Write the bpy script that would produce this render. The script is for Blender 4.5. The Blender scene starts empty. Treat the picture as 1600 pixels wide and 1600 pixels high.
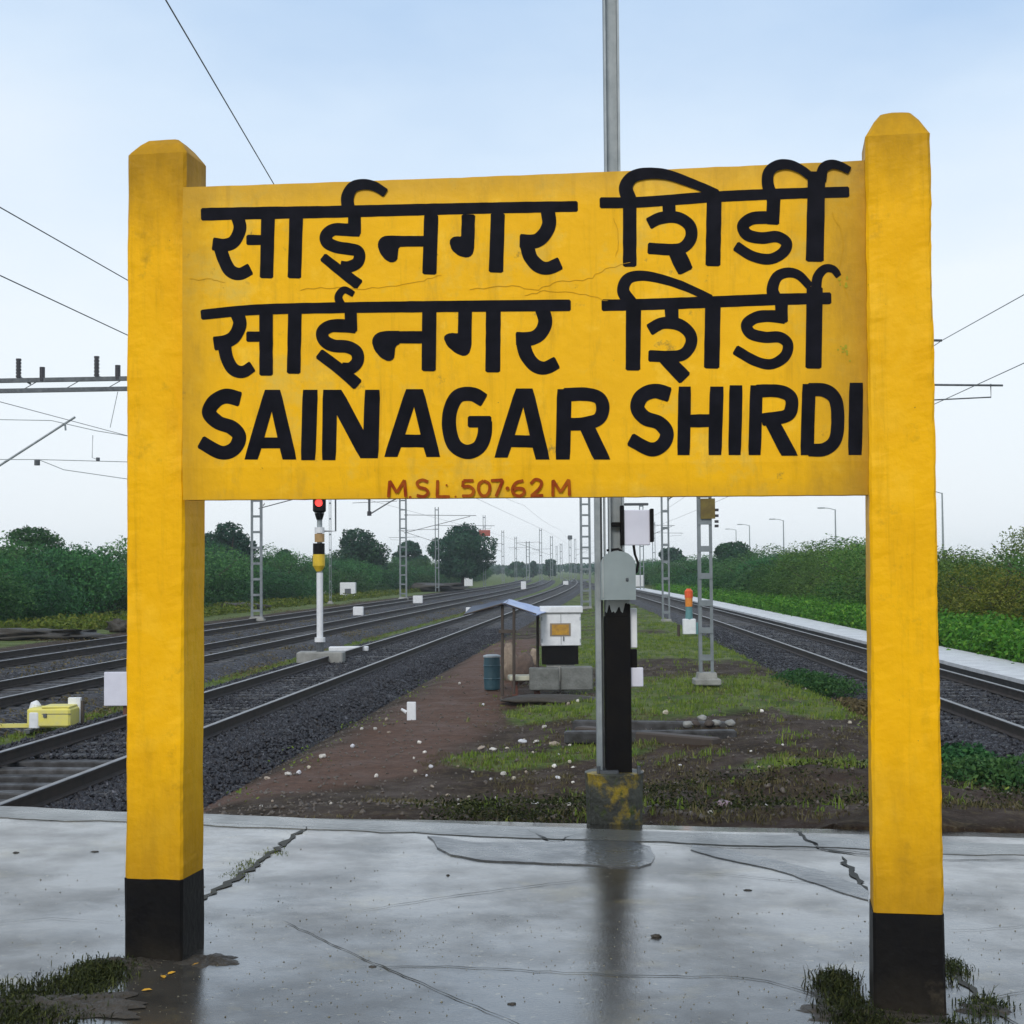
import bpy, bmesh, math, random
import numpy as np
from mathutils import Vector, Matrix, noise as mnoise
sc = bpy.context.scene
C = sc.collection
RNG = random.Random(7)
NR = np.random.default_rng(11)
PI = math.pi
# ------------------------------------------------------------------ camera
F = 2300.0                       # focal length in pixels of the 1600 px photograph
PITCH = math.radians(2.24); ROLL = math.radians(-0.46)
CAMZ = 1.6
cam_d = bpy.data.cameras.new('camera'); cam = bpy.data.objects.new('camera', cam_d); C.objects.link(cam)
cam_d.sensor_width = 36.0; cam_d.lens = 36.0*F/1600.0; cam_d.clip_start = 0.05; cam_d.clip_end = 6000
CR = Matrix.Rotation(PI/2+PITCH, 3, 'X') @ Matrix.Rotation(ROLL, 3, 'Z')
cam.matrix_world = Matrix.Translation((0, 0, CAMZ)) @ CR.to_4x4()
sc.camera = cam
# ------------------------------------------------------------------ world
SUN_EL = math.radians(38); SUN_AZ = math.radians(196)      # azimuth from +Y, clockwise: behind the camera, to the left
w = bpy.data.worlds.new('World'); sc.world = w; w.use_nodes = True
nt = w.node_tree; nt.nodes.clear()
def wn(t, **k):
    n = nt.nodes.new(t)
    for a, b in k.items(): setattr(n, a, b)
    return n
sky = wn('ShaderNodeTexSky', sky_type='NISHITA'); sky.sun_disc = False
sky.sun_elevation = SUN_EL; sky.sun_rotation = SUN_AZ; sky.dust_density = 3.0
bg1 = wn('ShaderNodeBackground'); bg1.inputs['Strength'].default_value = 0.09
nt.links.new(sky.outputs[0], bg1.inputs[0])
tc = wn('ShaderNodeTexCoord'); sep = wn('ShaderNodeSeparateXYZ'); nt.links.new(tc.outputs['Generated'], sep.inputs[0])
nz = wn('ShaderNodeTexNoise'); nz.inputs['Scale'].default_value = 2.2; nz.inputs['Detail'].default_value = 5; nz.inputs['Roughness'].default_value = 0.5
mp = wn('ShaderNodeMapping'); mp.inputs['Scale'].default_value = (1, 1, 2.6); nt.links.new(tc.outputs['Generated'], mp.inputs[0]); nt.links.new(mp.outputs[0], nz.inputs['Vector'])
ma = wn('ShaderNodeMath', operation='MULTIPLY_ADD'); nt.links.new(nz.outputs[0], ma.inputs[0]); ma.inputs[1].default_value = 0.30; nt.links.new(sep.outputs['Z'], ma.inputs[2])
rp = wn('ShaderNodeValToRGB'); nt.links.new(ma.outputs[0], rp.inputs[0])
cr = rp.color_ramp; cr.elements[0].position = 0.10; cr.elements[0].color = (0.78, 0.83, 0.875, 1)
cr.elements[1].position = 1.0; cr.elements[1].color = (0.50, 0.56, 0.64, 1)
for p, c in ((0.34, (0.77, 0.83, 0.885, 1)), (0.45, (0.60, 0.72, 0.86, 1)), (0.56, (0.36, 0.52, 0.75, 1)), (0.72, (0.47, 0.55, 0.66, 1))):
    e = cr.elements.new(p); e.color = c
bg2 = wn('ShaderNodeBackground'); bg2.inputs['Strength'].default_value = 1.0; nt.links.new(rp.outputs[0], bg2.inputs[0])
mx = wn('ShaderNodeMixShader'); mx.inputs[0].default_value = 0.90
nt.links.new(bg1.outputs[0], mx.inputs[1]); nt.links.new(bg2.outputs[0], mx.inputs[2])
out = wn('ShaderNodeOutputWorld'); nt.links.new(mx.outputs[0], out.inputs[0])
sun_d = bpy.data.lights.new('sun', 'SUN'); sun_d.energy = 1.5; sun_d.angle = math.radians(16); sun_d.color = (1, 0.97, 0.92)
sun = bpy.data.objects.new('sun', sun_d); C.objects.link(sun)
sdir = Vector((math.sin(SUN_AZ)*math.cos(SUN_EL), math.cos(SUN_AZ)*math.cos(SUN_EL), math.sin(SUN_EL)))
sun.rotation_euler = sdir.to_track_quat('Z', 'Y').to_euler(); sun.location = (-5, -8, 12)
sc.view_settings.view_transform = 'Standard'; sc.view_settings.look = 'None'
sc.view_settings.exposure = 0.30; sc.view_settings.gamma = 1.0; sc.view_settings.use_curve_mapping = False
sc.render.engine = 'CYCLES'; sc.cycles.use_denoising = True; sc.cycles.max_bounces = 6
sc.cycles.volume_bounces = 1; sc.cycles.transparent_max_bounces = 6

# ------------------------------------------------------------------ helpers
def ray(px, py):
    return CR @ Vector(((px-800)/F, -(py-800)/F, -1.0))
def D(px, py, Y):
    r = ray(px, py); t = Y/r.y
    return Vector((r.x*t, Y, CAMZ + r.z*t))
def G(px, py, z=0.0):
    r = ray(px, py); t = (z-CAMZ)/r.z
    return Vector((r.x*t, r.y*t, z))
MATS = {}
def mat(name, base, rough=0.7, var=0.25, scale=6.0, base2=None, bump=0.0, bscale=None, metal=0.0, spots=None, coat=0.0, rvar=0.0, emit=None, wscale=None, spec=0.5, rand=0.0, dirt_shade=None):
    """procedural material: two noise octaves vary the colour; optional spots = (colour, scale, threshold, softness)"""
    if name in MATS: return MATS[name]
    m = bpy.data.materials.new(name); m.use_nodes = True; t = m.node_tree; N = t.nodes; L = t.links
    b = N['Principled BSDF']; b.inputs['Metallic'].default_value = metal; b.inputs['Roughness'].default_value = rough
    b.inputs['Coat Weight'].default_value = coat; b.inputs['Coat Roughness'].default_value = 0.15; b.inputs['Specular IOR Level'].default_value = spec
    co = N.new('ShaderNodeTexCoord'); geo = N.new('ShaderNodeNewGeometry')
    src = geo.outputs['Position'] if wscale is None else co.outputs['Object']
    n1 = N.new('ShaderNodeTexNoise'); n1.inputs['Scale'].default_value = scale; n1.inputs['Detail'].default_value = 7; n1.inputs['Roughness'].default_value = 0.62
    L.new(src, n1.inputs['Vector'])
    r1 = N.new('ShaderNodeMapRange'); r1.inputs[1].default_value = 0.32; r1.inputs[2].default_value = 0.68; L.new(n1.outputs[0], r1.inputs[0])
    b2 = base2 if base2 else tuple(x*(1-var) for x in base)
    mxn = N.new('ShaderNodeMix'); mxn.data_type = 'RGBA'
    mxn.inputs[6].default_value = (*base, 1); mxn.inputs[7].default_value = (*b2, 1); L.new(r1.outputs[0], mxn.inputs[0])
    col = mxn.outputs[2]
    if spots:
        for (sc_, ss, th, soft) in (spots if isinstance(spots, list) else [spots]):
            n2 = N.new('ShaderNodeTexNoise'); n2.inputs['Scale'].default_value = ss; n2.inputs['Detail'].default_value = 8; n2.inputs['Roughness'].default_value = 0.7
            L.new(src, n2.inputs['Vector'])
            r2 = N.new('ShaderNodeMapRange'); r2.inputs[1].default_value = th; r2.inputs[2].default_value = th+soft; L.new(n2.outputs[0], r2.inputs[0])
            m2 = N.new('ShaderNodeMix'); m2.data_type = 'RGBA'; L.new(r2.outputs[0], m2.inputs[0]); L.new(col, m2.inputs[6]); m2.inputs[7].default_value = (*sc_, 1)
            col = m2.outputs[2]
    if dirt_shade:
        mp6 = N.new('ShaderNodeMapping'); mp6.inputs['Scale'].default_value = (16, 16, .8); L.new(geo.outputs['Position'], mp6.inputs[0]); n6 = N.new('ShaderNodeTexNoise'); n6.inputs['Scale'].default_value = 1; n6.inputs['Detail'].default_value = 8; n6.inputs['Roughness'].default_value = .7; L.new(mp6.outputs[0], n6.inputs['Vector'])
        r6 = N.new('ShaderNodeMapRange'); r6.inputs[1].default_value = .54; r6.inputs[2].default_value = .74; r6.inputs[4].default_value = .55; L.new(n6.outputs[0], r6.inputs[0])
        m6 = N.new('ShaderNodeMix'); m6.data_type = 'RGBA'; L.new(r6.outputs[0], m6.inputs[0]); L.new(col, m6.inputs[6]); m6.inputs[7].default_value = (base[0]*.55, base[1]*.52, base[2]*.9, 1); col = m6.outputs[2]
        sz = N.new('ShaderNodeSeparateXYZ'); L.new(geo.outputs['Position'], sz.inputs[0]); n5 = N.new('ShaderNodeTexNoise'); n5.inputs['Scale'].default_value = 5; n5.inputs['Detail'].default_value = 7; n5.inputs['Roughness'].default_value = .7
        mp5 = N.new('ShaderNodeMapping'); mp5.inputs['Scale'].default_value = (2.2, 2.2, .6); L.new(geo.outputs['Position'], mp5.inputs[0]); L.new(mp5.outputs[0], n5.inputs['Vector'])
        for (za, zb_, amp, c5, ax5) in [(*q_, 'Z')[:5] for q_ in dirt_shade]:
            q1 = N.new('ShaderNodeMapRange'); q1.inputs[1].default_value = za; q1.inputs[2].default_value = zb_; L.new(sz.outputs[ax5], q1.inputs[0])
            q2 = N.new('ShaderNodeMath'); q2.operation = 'MULTIPLY_ADD'; L.new(q1.outputs[0], q2.inputs[0]); q2.inputs[1].default_value = 1.0; L.new(n5.outputs[0], q2.inputs[2])
            q3 = N.new('ShaderNodeMapRange'); q3.inputs[1].default_value = .55; q3.inputs[2].default_value = 1.5; q3.inputs[4].default_value = amp; L.new(q2.outputs[0], q3.inputs[0])
            m5 = N.new('ShaderNodeMix'); m5.data_type = 'RGBA'; L.new(q3.outputs[0], m5.inputs[0]); L.new(col, m5.inputs[6]); m5.inputs[7].default_value = (*c5, 1); col = m5.outputs[2]
    if rand > 0:
        oi = N.new('ShaderNodeObjectInfo'); hs = N.new('ShaderNodeHueSaturation')
        rr = N.new('ShaderNodeMapRange'); L.new(oi.outputs['Random'], rr.inputs[0]); rr.inputs[3].default_value = 1-rand; rr.inputs[4].default_value = 1+rand
        L.new(rr.outputs[0], hs.inputs['Value']); L.new(col, hs.inputs['Color']); col = hs.outputs[0]
    L.new(col, b.inputs['Base Color'])
    if rvar > 0:
        r3 = N.new('ShaderNodeMapRange'); r3.inputs[1].default_value = 0.35; r3.inputs[2].default_value = 0.65
        r3.inputs[3].default_value = rough-rvar; r3.inputs[4].default_value = rough+rvar; L.new(n1.outputs[0], r3.inputs[0]); L.new(r3.outputs[0], b.inputs['Roughness'])
    if bump > 0:
        n4 = N.new('ShaderNodeTexNoise'); n4.inputs['Scale'].default_value = bscale or scale*6; n4.inputs['Detail'].default_value = 6; L.new(src, n4.inputs['Vector'])
        bp = N.new('ShaderNodeBump'); bp.inputs['Strength'].default_value = min(1, bump*1.0); bp.inputs['Distance'].default_value = 0.02; L.new(n4.outputs[0], bp.inputs['Height']); L.new(bp.outputs[0], b.inputs['Normal'])
    if emit:
        b.inputs['Emission Color'].default_value = (*emit[0], 1); b.inputs['Emission Strength'].default_value = emit[1]
    MATS[name] = m
    return m
def link(name, me, m=None, parent=None, smooth=False):
    if m is not None: me.materials.append(m)
    o = bpy.data.objects.new(name, me); C.objects.link(o)
    if parent is not None: o.parent = parent
    if smooth:
        me.polygons.foreach_set('use_smooth', [True]*len(me.polygons))
    return o
class MB:
    def __init__(s): s.v = []; s.f = []
    def add(s, vs, fs):
        o = len(s.v); s.v += [tuple(v) for v in vs]; s.f += [tuple(i+o for i in f) for f in fs]; return s
    def box(s, c, d, rz=0.0, rx=0.0, ry=0.0, taper=1.0, bev=0.0):
        R = Matrix.Rotation(rz, 3, 'Z') @ Matrix.Rotation(rx, 3, 'X') @ Matrix.Rotation(ry, 3, 'Y')
        hx, hy, hz = d[0]/2, d[1]/2, d[2]/2; c = Vector(c)
        if bev <= 0:
            vs = [c + R @ Vector((x*hx*(taper if z > 0 else 1), y*hy*(taper if z > 0 else 1), z*hz)) for z in (-1, 1) for y in (-1, 1) for x in (-1, 1)]
            fs = [(0, 2, 3, 1), (4, 5, 7, 6), (0, 1, 5, 4), (2, 6, 7, 3), (0, 4, 6, 2), (1, 3, 7, 5)]
            return s.add(vs, fs)
        rings = []
        def ring(z, ins):
            ax, ay = hx-ins, hy-ins; b = bev
            pts = [(-ax+b, -ay), (ax-b, -ay), (ax, -ay+b), (ax, ay-b), (ax-b, ay), (-ax+b, ay), (-ax, ay-b), (-ax, -ay+b)]
            t = taper if z > 0 else 1
            return [c + R @ Vector((p[0]*t, p[1]*t, z)) for p in pts]
        rr = [ring(-hz, bev), ring(-hz+bev, 0), ring(hz-bev, 0), ring(hz, bev)]
        vs = [v for r in rr for v in r]; fs = [tuple(reversed(range(8))), tuple(range(24, 32))]
        for k in range(3):
            for i in range(8):
                j = (i+1) % 8; fs.append((k*8+i, k*8+j, k*8+8+j, k*8+8+i))
        return s.add(vs, fs)
    def tube(s, pts, r, n=8, cap=True):
        pts = [Vector(p) for p in pts]; rings = []
        rs = r if isinstance(r, (list, tuple)) else [r]*len(pts)
        for i, p in enumerate(pts):
            d = (pts[min(i+1, len(pts)-1)] - pts[max(i-1, 0)]).normalized()
            a = d.cross(Vector((0, 0, 1)))
            if a.length < 1e-3: a = d.cross(Vector((0, 1, 0)))
            a.normalize(); b = d.cross(a).normalized()
            rings.append([p + (a*math.cos(2*PI*k/n) + b*math.sin(2*PI*k/n))*rs[i] for k in range(n)])
        vs = [v for q in rings for v in q]; fs = []
        for i in range(len(pts)-1):
            for k in range(n):
                j = (k+1) % n; fs.append((i*n+k, i*n+j, (i+1)*n+j, (i+1)*n+k))
        if cap: fs += [tuple(reversed(range(n))), tuple((len(pts)-1)*n+k for k in range(n))]
        return s.add(vs, fs)
    def build(s, name, m=None, parent=None, smooth=False, mesh_only=False):
        me = bpy.data.meshes.new(name); me.from_pydata(s.v, [], s.f); me.update()
        bm = bmesh.new(); bm.from_mesh(me); bmesh.ops.recalc_face_normals(bm, faces=bm.faces); bm.to_mesh(me); bm.free()
        if mesh_only:
            if m: me.materials.append(m)
            return me
        return link(name, me, m, parent, smooth)
def tag(o, label=None, cat=None, group=None, kind=None):
    if label: o['label'] = label
    if cat: o['category'] = cat
    if group: o['group'] = group
    if kind: o['kind'] = kind
    return o
def empty(name, loc, label, cat, group=None, rz=0.0):
    o = bpy.data.objects.new(name, None); C.objects.link(o); o.location = loc; o.rotation_euler = (0, 0, rz)
    o.empty_display_size = 0.3
    return tag(o, label, cat, group)
def fast_mesh(name, verts, faces):       # verts (n,3) array, faces (m,k) array
    me = bpy.data.meshes.new(name); nv = len(verts); nf, k = faces.shape
    me.vertices.add(nv); me.vertices.foreach_set('co', np.ascontiguousarray(verts, dtype=np.float32).ravel())
    me.loops.add(nf*k); me.loops.foreach_set('vertex_index', np.ascontiguousarray(faces, dtype=np.int32).ravel())
    me.polygons.add(nf); me.polygons.foreach_set('loop_start', np.arange(0, nf*k, k, dtype=np.int32))
    me.polygons.foreach_set('loop_total', np.full(nf, k, dtype=np.int32)); me.update(calc_edges=True); me.validate()
    return me
def sstep(a, b, x): t = np.clip((x-a)/(b-a), 0, 1); return t*t*(3-2*t)
_perm = NR.random((256, 256))
def vnoise(x, y):                        # cheap smooth value noise in [0,1]
    x = np.asarray(x, float); y = np.asarray(y, float); xi = np.floor(x).astype(int); yi = np.floor(y).astype(int)
    fx = x-xi; fy = y-yi; fx = fx*fx*(3-2*fx); fy = fy*fy*(3-2*fy)
    g = lambda a, b: _perm[a % 256, b % 256]
    return (g(xi, yi)*(1-fx)+g(xi+1, yi)*fx)*(1-fy) + (g(xi, yi+1)*(1-fx)+g(xi+1, yi+1)*fx)*fy
def fnoise(x, y, s=1.0, o=4):
    r = 0; a = 0.5; t = 0
    for k in range(o): r = r + a*vnoise(np.asarray(x)*s*2**k+13.7*k, np.asarray(y)*s*2**k+7.3*k); t += a; a *= 0.5
    return r/t
# ------------------------------------------------------------------ materials
YEL = dict(base=(0.88, 0.462, 0.003), base2=(0.80, 0.405, 0.003))
M_yel = mat('yellow_paint', dirt_shade=[(2.9, 3.32, .75, (.26, .14, .008)), (1.0, .25, .8, (.34, .18, .01))], base=YEL['base'], rough=0.5, spec=0.12, base2=YEL['base2'], scale=3.5, bump=0.30, bscale=16, rvar=0.08,  # post tops and feet painted darker for vignette, along with algae and splash dirt
            spots=[((0.90, 0.50, 0.02), 1.3, 0.52, 0.15), ((0.50, 0.27, 0.01), 4.5, 0.60, 0.14), ((0.16, 0.09, 0.02), 26.0, 0.695, 0.03), ((0.30, 0.15, 0.02), 60.0, 0.70, 0.03)])
M_board = mat('board_paint', dirt_shade=[(3.02, 3.16, .45, (.36, .23, .05)), (1.02, 1.36, .75, (.34, .19, .02), 'X'), (-1.16, -1.38, .6, (.38, .21, .02), 'X'), (1.95, 1.84, .5, (.42, .25, .03))], base=(0.88, 0.470, 0.006), rough=0.5, spec=0.12, base2=(0.80, 0.42, 0.008), scale=4.2, bump=0.22, bscale=14, rvar=0.08,
            spots=[((0.70, 0.45, 0.06), 2.6, 0.54, 0.15), ((0.90, 0.52, 0.03), 6.0, 0.56, 0.12), ((0.40, 0.24, 0.03), 9.0, 0.63, 0.08), ((0.17, 0.11, 0.02), 30.0, 0.69, 0.03)])
M_lett = mat('lettering_black', (0.003, 0.0035, 0.006), 0.6, spec=0.07, base2=(0.008, 0.008, 0.013), scale=14)
M_red = mat('lettering_red', (0.22, 0.025, 0.004), 0.6, spec=0.1, base2=(0.36, 0.09, 0.006), scale=22)
M_blk = mat('black_paint', (0.004, 0.004, 0.005), 0.5, spec=0.12, base2=(0.008, 0.007, 0.006), scale=6, bump=0.15, bscale=40, spots=((0.11, 0.10, 0.09), 16, 0.70, 0.04))
M_blkp = mat('black_base_paint', (0.004, 0.004, 0.005), 0.5, spec=0.12, base2=(0.009, 0.008, 0.007), scale=6, bump=0.2, bscale=30, spots=[((0.10, 0.09, 0.075), 12, 0.68, 0.04), ((0.05, 0.042, 0.03), 5, 0.60, 0.12)], dirt_shade=[(.12, -.10, .35, (.06, .048, .032))])
M_steelf = mat('distant_steel', (0.20, 0.225, 0.24), 0.6, base2=(0.13, 0.15, 0.16), scale=3)
M_steel = mat('galvanised_steel', (0.33, 0.36, 0.37), 0.5, base2=(0.22, 0.25, 0.26), scale=7, metal=0.3)
M_steelk = mat('dark_steel', (0.055, 0.062, 0.07), 0.5, base2=(0.12, 0.13, 0.14), scale=9, metal=0.3)
M_pale = mat('pale_grey_paint', (0.42, 0.46, 0.46), 0.5, base2=(0.30, 0.33, 0.33), scale=5, spots=((0.14, 0.15, 0.14), 9, 0.64, 0.08))
M_box = mat('grey_box_paint', (0.27, 0.32, 0.325), 0.5, base2=(0.22, 0.265, 0.27), scale=5, spots=((0.12, 0.13, 0.10), 8, 0.66, 0.1))
M_white = mat('white_paint', (0.72, 0.73, 0.74), 0.5, base2=(0.60, 0.61, 0.63), scale=9, spots=((0.30, 0.29, 0.26), 12, 0.68, 0.1))
M_lav = mat('faded_white_board', (0.66, 0.66, 0.74), 0.5, base2=(0.58, 0.58, 0.66), scale=4)
M_rail = mat('rusty_rail_steel', (0.022, 0.018, 0.016), 0.6, base2=(0.045, 0.034, 0.028), scale=5, spec=0.25)
M_head = mat('rail_head_steel', (0.22, 0.22, 0.23), 0.32, base2=(0.10, 0.085, 0.075), scale=4, metal=0.6)
M_slp = mat('weathered_sleeper', (0.085, 0.085, 0.088), 0.6, spec=0.2, base2=(0.030, 0.028, 0.026), scale=5, bump=0.3, rvar=0.15, rand=0.25)
M_conc = mat('old_concrete', (0.30, 0.30, 0.28), 0.6, base2=(0.17, 0.17, 0.155), scale=4, bump=0.4, bscale=30)
M_oldc = mat('mossy_concrete', (0.075, 0.078, 0.06), 0.5, base2=(0.028, 0.028, 0.024), scale=6, bump=0.5, bscale=30,
             spots=[((0.34, 0.24, 0.012), 3.6, 0.50, 0.10), ((0.05, 0.07, 0.015), 9, 0.54, 0.08)])
M_coping = mat('white_coping', (0.66, 0.67, 0.68), 0.45, base2=(0.48, 0.49, 0.5), scale=2, spots=((0.25, 0.24, 0.22), 3.5, 0.62, 0.1), rvar=0.15)
M_orange = mat('orange_red_paint', (0.75, 0.10, 0.02), 0.4)
M_teal = mat('teal_paint', (0.10, 0.24, 0.25), 0.5)
M_drum = mat('blue_drum_plastic', (0.018, 0.065, 0.088), 0.5, base2=(0.04, 0.09, 0.11), scale=7)
M_lid = mat('pale_lid', (0.45, 0.5, 0.52), 0.5)
M_tarp = mat('blue_white_tarpaulin', (0.42, 0.50, 0.68), 0.4, base2=(0.22, 0.29, 0.5), scale=2.5, bump=0.5, bscale=7)
M_tarpd = mat('dark_blue_tarpaulin', (0.012, 0.022, 0.06), 0.45, base2=(0.03, 0.04, 0.06), scale=3)
M_wood = mat('dark_timber', (0.06, 0.045, 0.035), 0.7)
M_sack = mat('brown_sacking', (0.14, 0.095, 0.075), 0.85, base2=(0.075, 0.055, 0.045), scale=9, bump=0.6)
M_sack2 = mat('tan_sacking', (0.30, 0.24, 0.18), 0.85, base2=(0.16, 0.12, 0.09), scale=9, bump=0.6)
M_slab = mat('cream_stone', (0.48, 0.47, 0.36), 0.6, base2=(0.36, 0.35, 0.27), scale=6)
M_brick = mat('red_brick', (0.16, 0.06, 0.04), 0.8, base2=(0.10, 0.045, 0.035), scale=8)
M_plate = mat('ochre_plate', (0.50, 0.27, 0.02), 0.5, base2=(0.30, 0.16, 0.03), scale=14)
M_pyel = mat('pale_yellow_paint', (0.70, 0.62, 0.10), 0.5, base2=(0.6, 0.55, 0.2), scale=10)
M_red2 = mat('red_signal_lens', (0.6, 0.02, 0.02), 0.3, emit=((1.0, 0.05, 0.04), 1.5))
M_litter = mat('litter_white', (0.62, 0.60, 0.56), 0.6, base2=(0.40, 0.37, 0.32), scale=20, rand=0.35)
M_litter2 = mat('litter_lilac', (0.28, 0.20, 0.24), 0.6, base2=(0.2, 0.15, 0.18), scale=20)
M_stone = mat('dark_ballast_stone', spec=0.3, base=(0.038, 0.038, 0.046), rough=0.4, base2=(0.010, 0.010, 0.013), scale=17, rvar=0.12, spots=((0.16, 0.16, 0.18), 10, 0.62, 0.06))
M_wire = mat('overhead_wire_copper', (0.16, 0.17, 0.18), 0.5)
M_ins = mat('insulator_glaze', (0.03, 0.028, 0.035), 0.3)
M_bark = mat('bark', (0.09, 0.07, 0.055), 0.9, base2=(0.05, 0.04, 0.03), scale=8)
M_soil = mat('black_wet_soil', (0.028, 0.024, 0.018), 0.55, base2=(0.05, 0.04, 0.028), scale=20, bump=0.8, bscale=60)
M_leafbits = mat('fallen_yellow_leaf', (0.62, 0.33, 0.02), 0.5)

def leaf_mat(name, c1, c2, c3, trans=0.25, rough=0.55):
    m = bpy.data.materials.new(name); m.use_nodes = True; t = m.node_tree; N = t.nodes; L = t.links
    b = N['Principled BSDF']; b.inputs['Roughness'].default_value = 0.7; b.inputs['Specular IOR Level'].default_value = 0.12
    at = N.new('ShaderNodeAttribute'); at.attribute_name = 'tint'
    r = N.new('ShaderNodeValToRGB'); r.color_ramp.elements[0].color = (*c1, 1); r.color_ramp.elements[1].color = (*c3, 1)
    e = r.color_ramp.elements.new(0.5); e.color = (*c2, 1); L.new(at.outputs['Fac'], r.inputs[0])
    oi = N.new('ShaderNodeObjectInfo'); hs = N.new('ShaderNodeHueSaturation')
    a = N.new('ShaderNodeMapRange'); L.new(oi.outputs['Random'], a.inputs[0]); a.inputs[3].default_value = 0.72; a.inputs[4].default_value = 1.28; L.new(a.outputs[0], hs.inputs['Value'])
    a2 = N.new('ShaderNodeMapRange'); mm = N.new('ShaderNodeMath'); mm.operation = 'FRACT'; m3 = N.new('ShaderNodeMath'); m3.operation = 'MULTIPLY'; m3.inputs[1].default_value = 7.31
    L.new(oi.outputs['Random'], m3.inputs[0]); L.new(m3.outputs[0], mm.inputs[0]); L.new(mm.outputs[0], a2.inputs[0]); a2.inputs[3].default_value = 0.475; a2.inputs[4].default_value = 0.52; L.new(a2.outputs[0], hs.inputs['Hue'])
    L.new(r.outputs[0], hs.inputs['Color']); L.new(hs.outputs[0], b.inputs['Base Color'])
    tr = N.new('ShaderNodeBsdfTranslucent'); L.new(hs.outputs[0], tr.inputs[0])
    mxs = N.new('ShaderNodeMixShader'); mxs.inputs[0].default_value = trans; L.new(b.outputs[0], mxs.inputs[1]); L.new(tr.outputs[0], mxs.inputs[2])
    L.new(mxs.outputs[0], N['Material Output'].inputs[0])
    return m
M_leaf = leaf_mat('thicket_leaves', (0.014, 0.050, 0.020), (0.034, 0.110, 0.034), (0.085, 0.20, 0.055))
M_leafy = leaf_mat('yellow_green_leaves', (0.045, 0.075, 0.010), (0.115, 0.155, 0.018), (0.22, 0.22, 0.04))
M_leafb = leaf_mat('bright_green_leaves', (0.035, 0.11, 0.015), (0.10, 0.25, 0.025), (0.24, 0.40, 0.05))
M_leafr = leaf_mat('reddish_brown_leaves', (0.045, 0.028, 0.02), (0.075, 0.04, 0.03), (0.10, 0.06, 0.04))
M_leafg = leaf_mat('warm_green_leaves', (0.022, 0.052, 0.012), (0.060, 0.135, 0.026), (0.15, 0.25, 0.05))
M_tree = leaf_mat('tree_leaves', (0.010, 0.036, 0.022), (0.020, 0.064, 0.032), (0.042, 0.10, 0.04))
M_grass = leaf_mat('grass_blades', (0.07, 0.10, 0.018), (0.14, 0.20, 0.03), (0.25, 0.27, 0.06), 0.3)
M_dry = leaf_mat('dry_weeds', (0.07, 0.06, 0.028), (0.13, 0.11, 0.05), (0.22, 0.19, 0.10), 0.2)
M_weed = leaf_mat('dark_weeds', (0.010, 0.014, 0.006), (0.024, 0.034, 0.010), (0.085, 0.10, 0.03), 0.2)

# ------------------------------------------------------------------ lines of the yard
def xL(y, off=-6.9):
    y = np.asarray(y, float); return off + 0.0774*y - 0.00012*np.maximum(0, y-110)**2
def xR(y, off=6.9):
    y = np.asarray(y, float); yy = np.minimum(y, 260); return off + 0.0478*y - 0.00012*yy**2 - (y-yy)*0.0624*0
RAILZ = -0.6
TRACKS = [(xL, -6.9, 5.0), (xL, -12.0, 14.0), (xL, -16.7, 18.0), (xR, 6.9, 5.0)]
def zg(x, y):
    """height of the natural ground"""
    x = np.asarray(x, float); y = np.asarray(y, float)
    a = (x-xL(y, 0)+0*x)
    isl = -0.80 + 0.17*sstep(-1.0, 3.0, x-0.03*y)                               # island rises a little towards the right
    z = isl + 0.10*(fnoise(x, y, 0.45)-0.5) + (0.05+0.10*sstep(-1.5, 0.5, x))*(fnoise(x, y, 2.3, 4)-0.5)
    bank = (1-sstep(10.3, 15.5, y+0.35*(x-1))) * sstep(-4.0, -1.0, x)          # earth heaped against the platform end
    z = z + bank*(0.42 + 0.22*fnoise(x, y, 0.9))
    hump = np.exp(-((x-2.6)/1.6)**2 - ((y-12.6)/0.9)**2)*0.30*(0.6+0.8*fnoise(x, y, 1.7))
    z = z + hump
    for f, off, y0 in TRACKS:
        d = np.abs(x - f(y, off)); z = z*sstep(2.1, 2.9, d) + (-1.0)*(1-sstep(2.1, 2.9, d))
    far = sstep(120, 400, y)
    z = z*(1-far) + (-0.75)*far
    return z
PLE = (-5.15, 0.0774); PRE = (5.15, 0.0478)
def edge_y(x): return 9.55 - 0.062*x
def plat_z(x): return -0.019*(np.asarray(x)+1.4)

# ground sheet ----------------------------------------------------------------
xs = np.concatenate([-30-np.geomspace(1, 1500, 26)[::-1], np.arange(-30, -9, 0.5), np.arange(-9, 10, 0.14), np.arange(10, 30, 0.45), 30+np.geomspace(1, 1500, 26)])
ys = [-30, -10, 4, 7.5]; st = 0.1
while ys[-1] < 2600: ys.append(ys[-1]+st); st *= 1.0165
ys = np.array(ys); X, Y = np.meshgrid(xs, ys); Z = zg(X, Y)
Z = np.where(Y < edge_y(X)+0.02, np.minimum(Z, -0.9), Z)
nx, ny = len(xs), len(ys)
V = np.stack([X.ravel(), Y.ravel(), Z.ravel()], 1)
I = np.arange(nx*ny).reshape(ny, nx); Fq = np.stack([I[:-1, :-1].ravel(), I[:-1, 1:].ravel(), I[1:, 1:].ravel(), I[1:, :-1].ravel()], 1)
me = fast_mesh('ground', V, Fq)
def blob(px, py, rx, ry):          # patch of growth standing where it was seen, on the ground plane
    c = G(px, py, -0.72); return (c.x, c.y, rx, ry)
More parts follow.
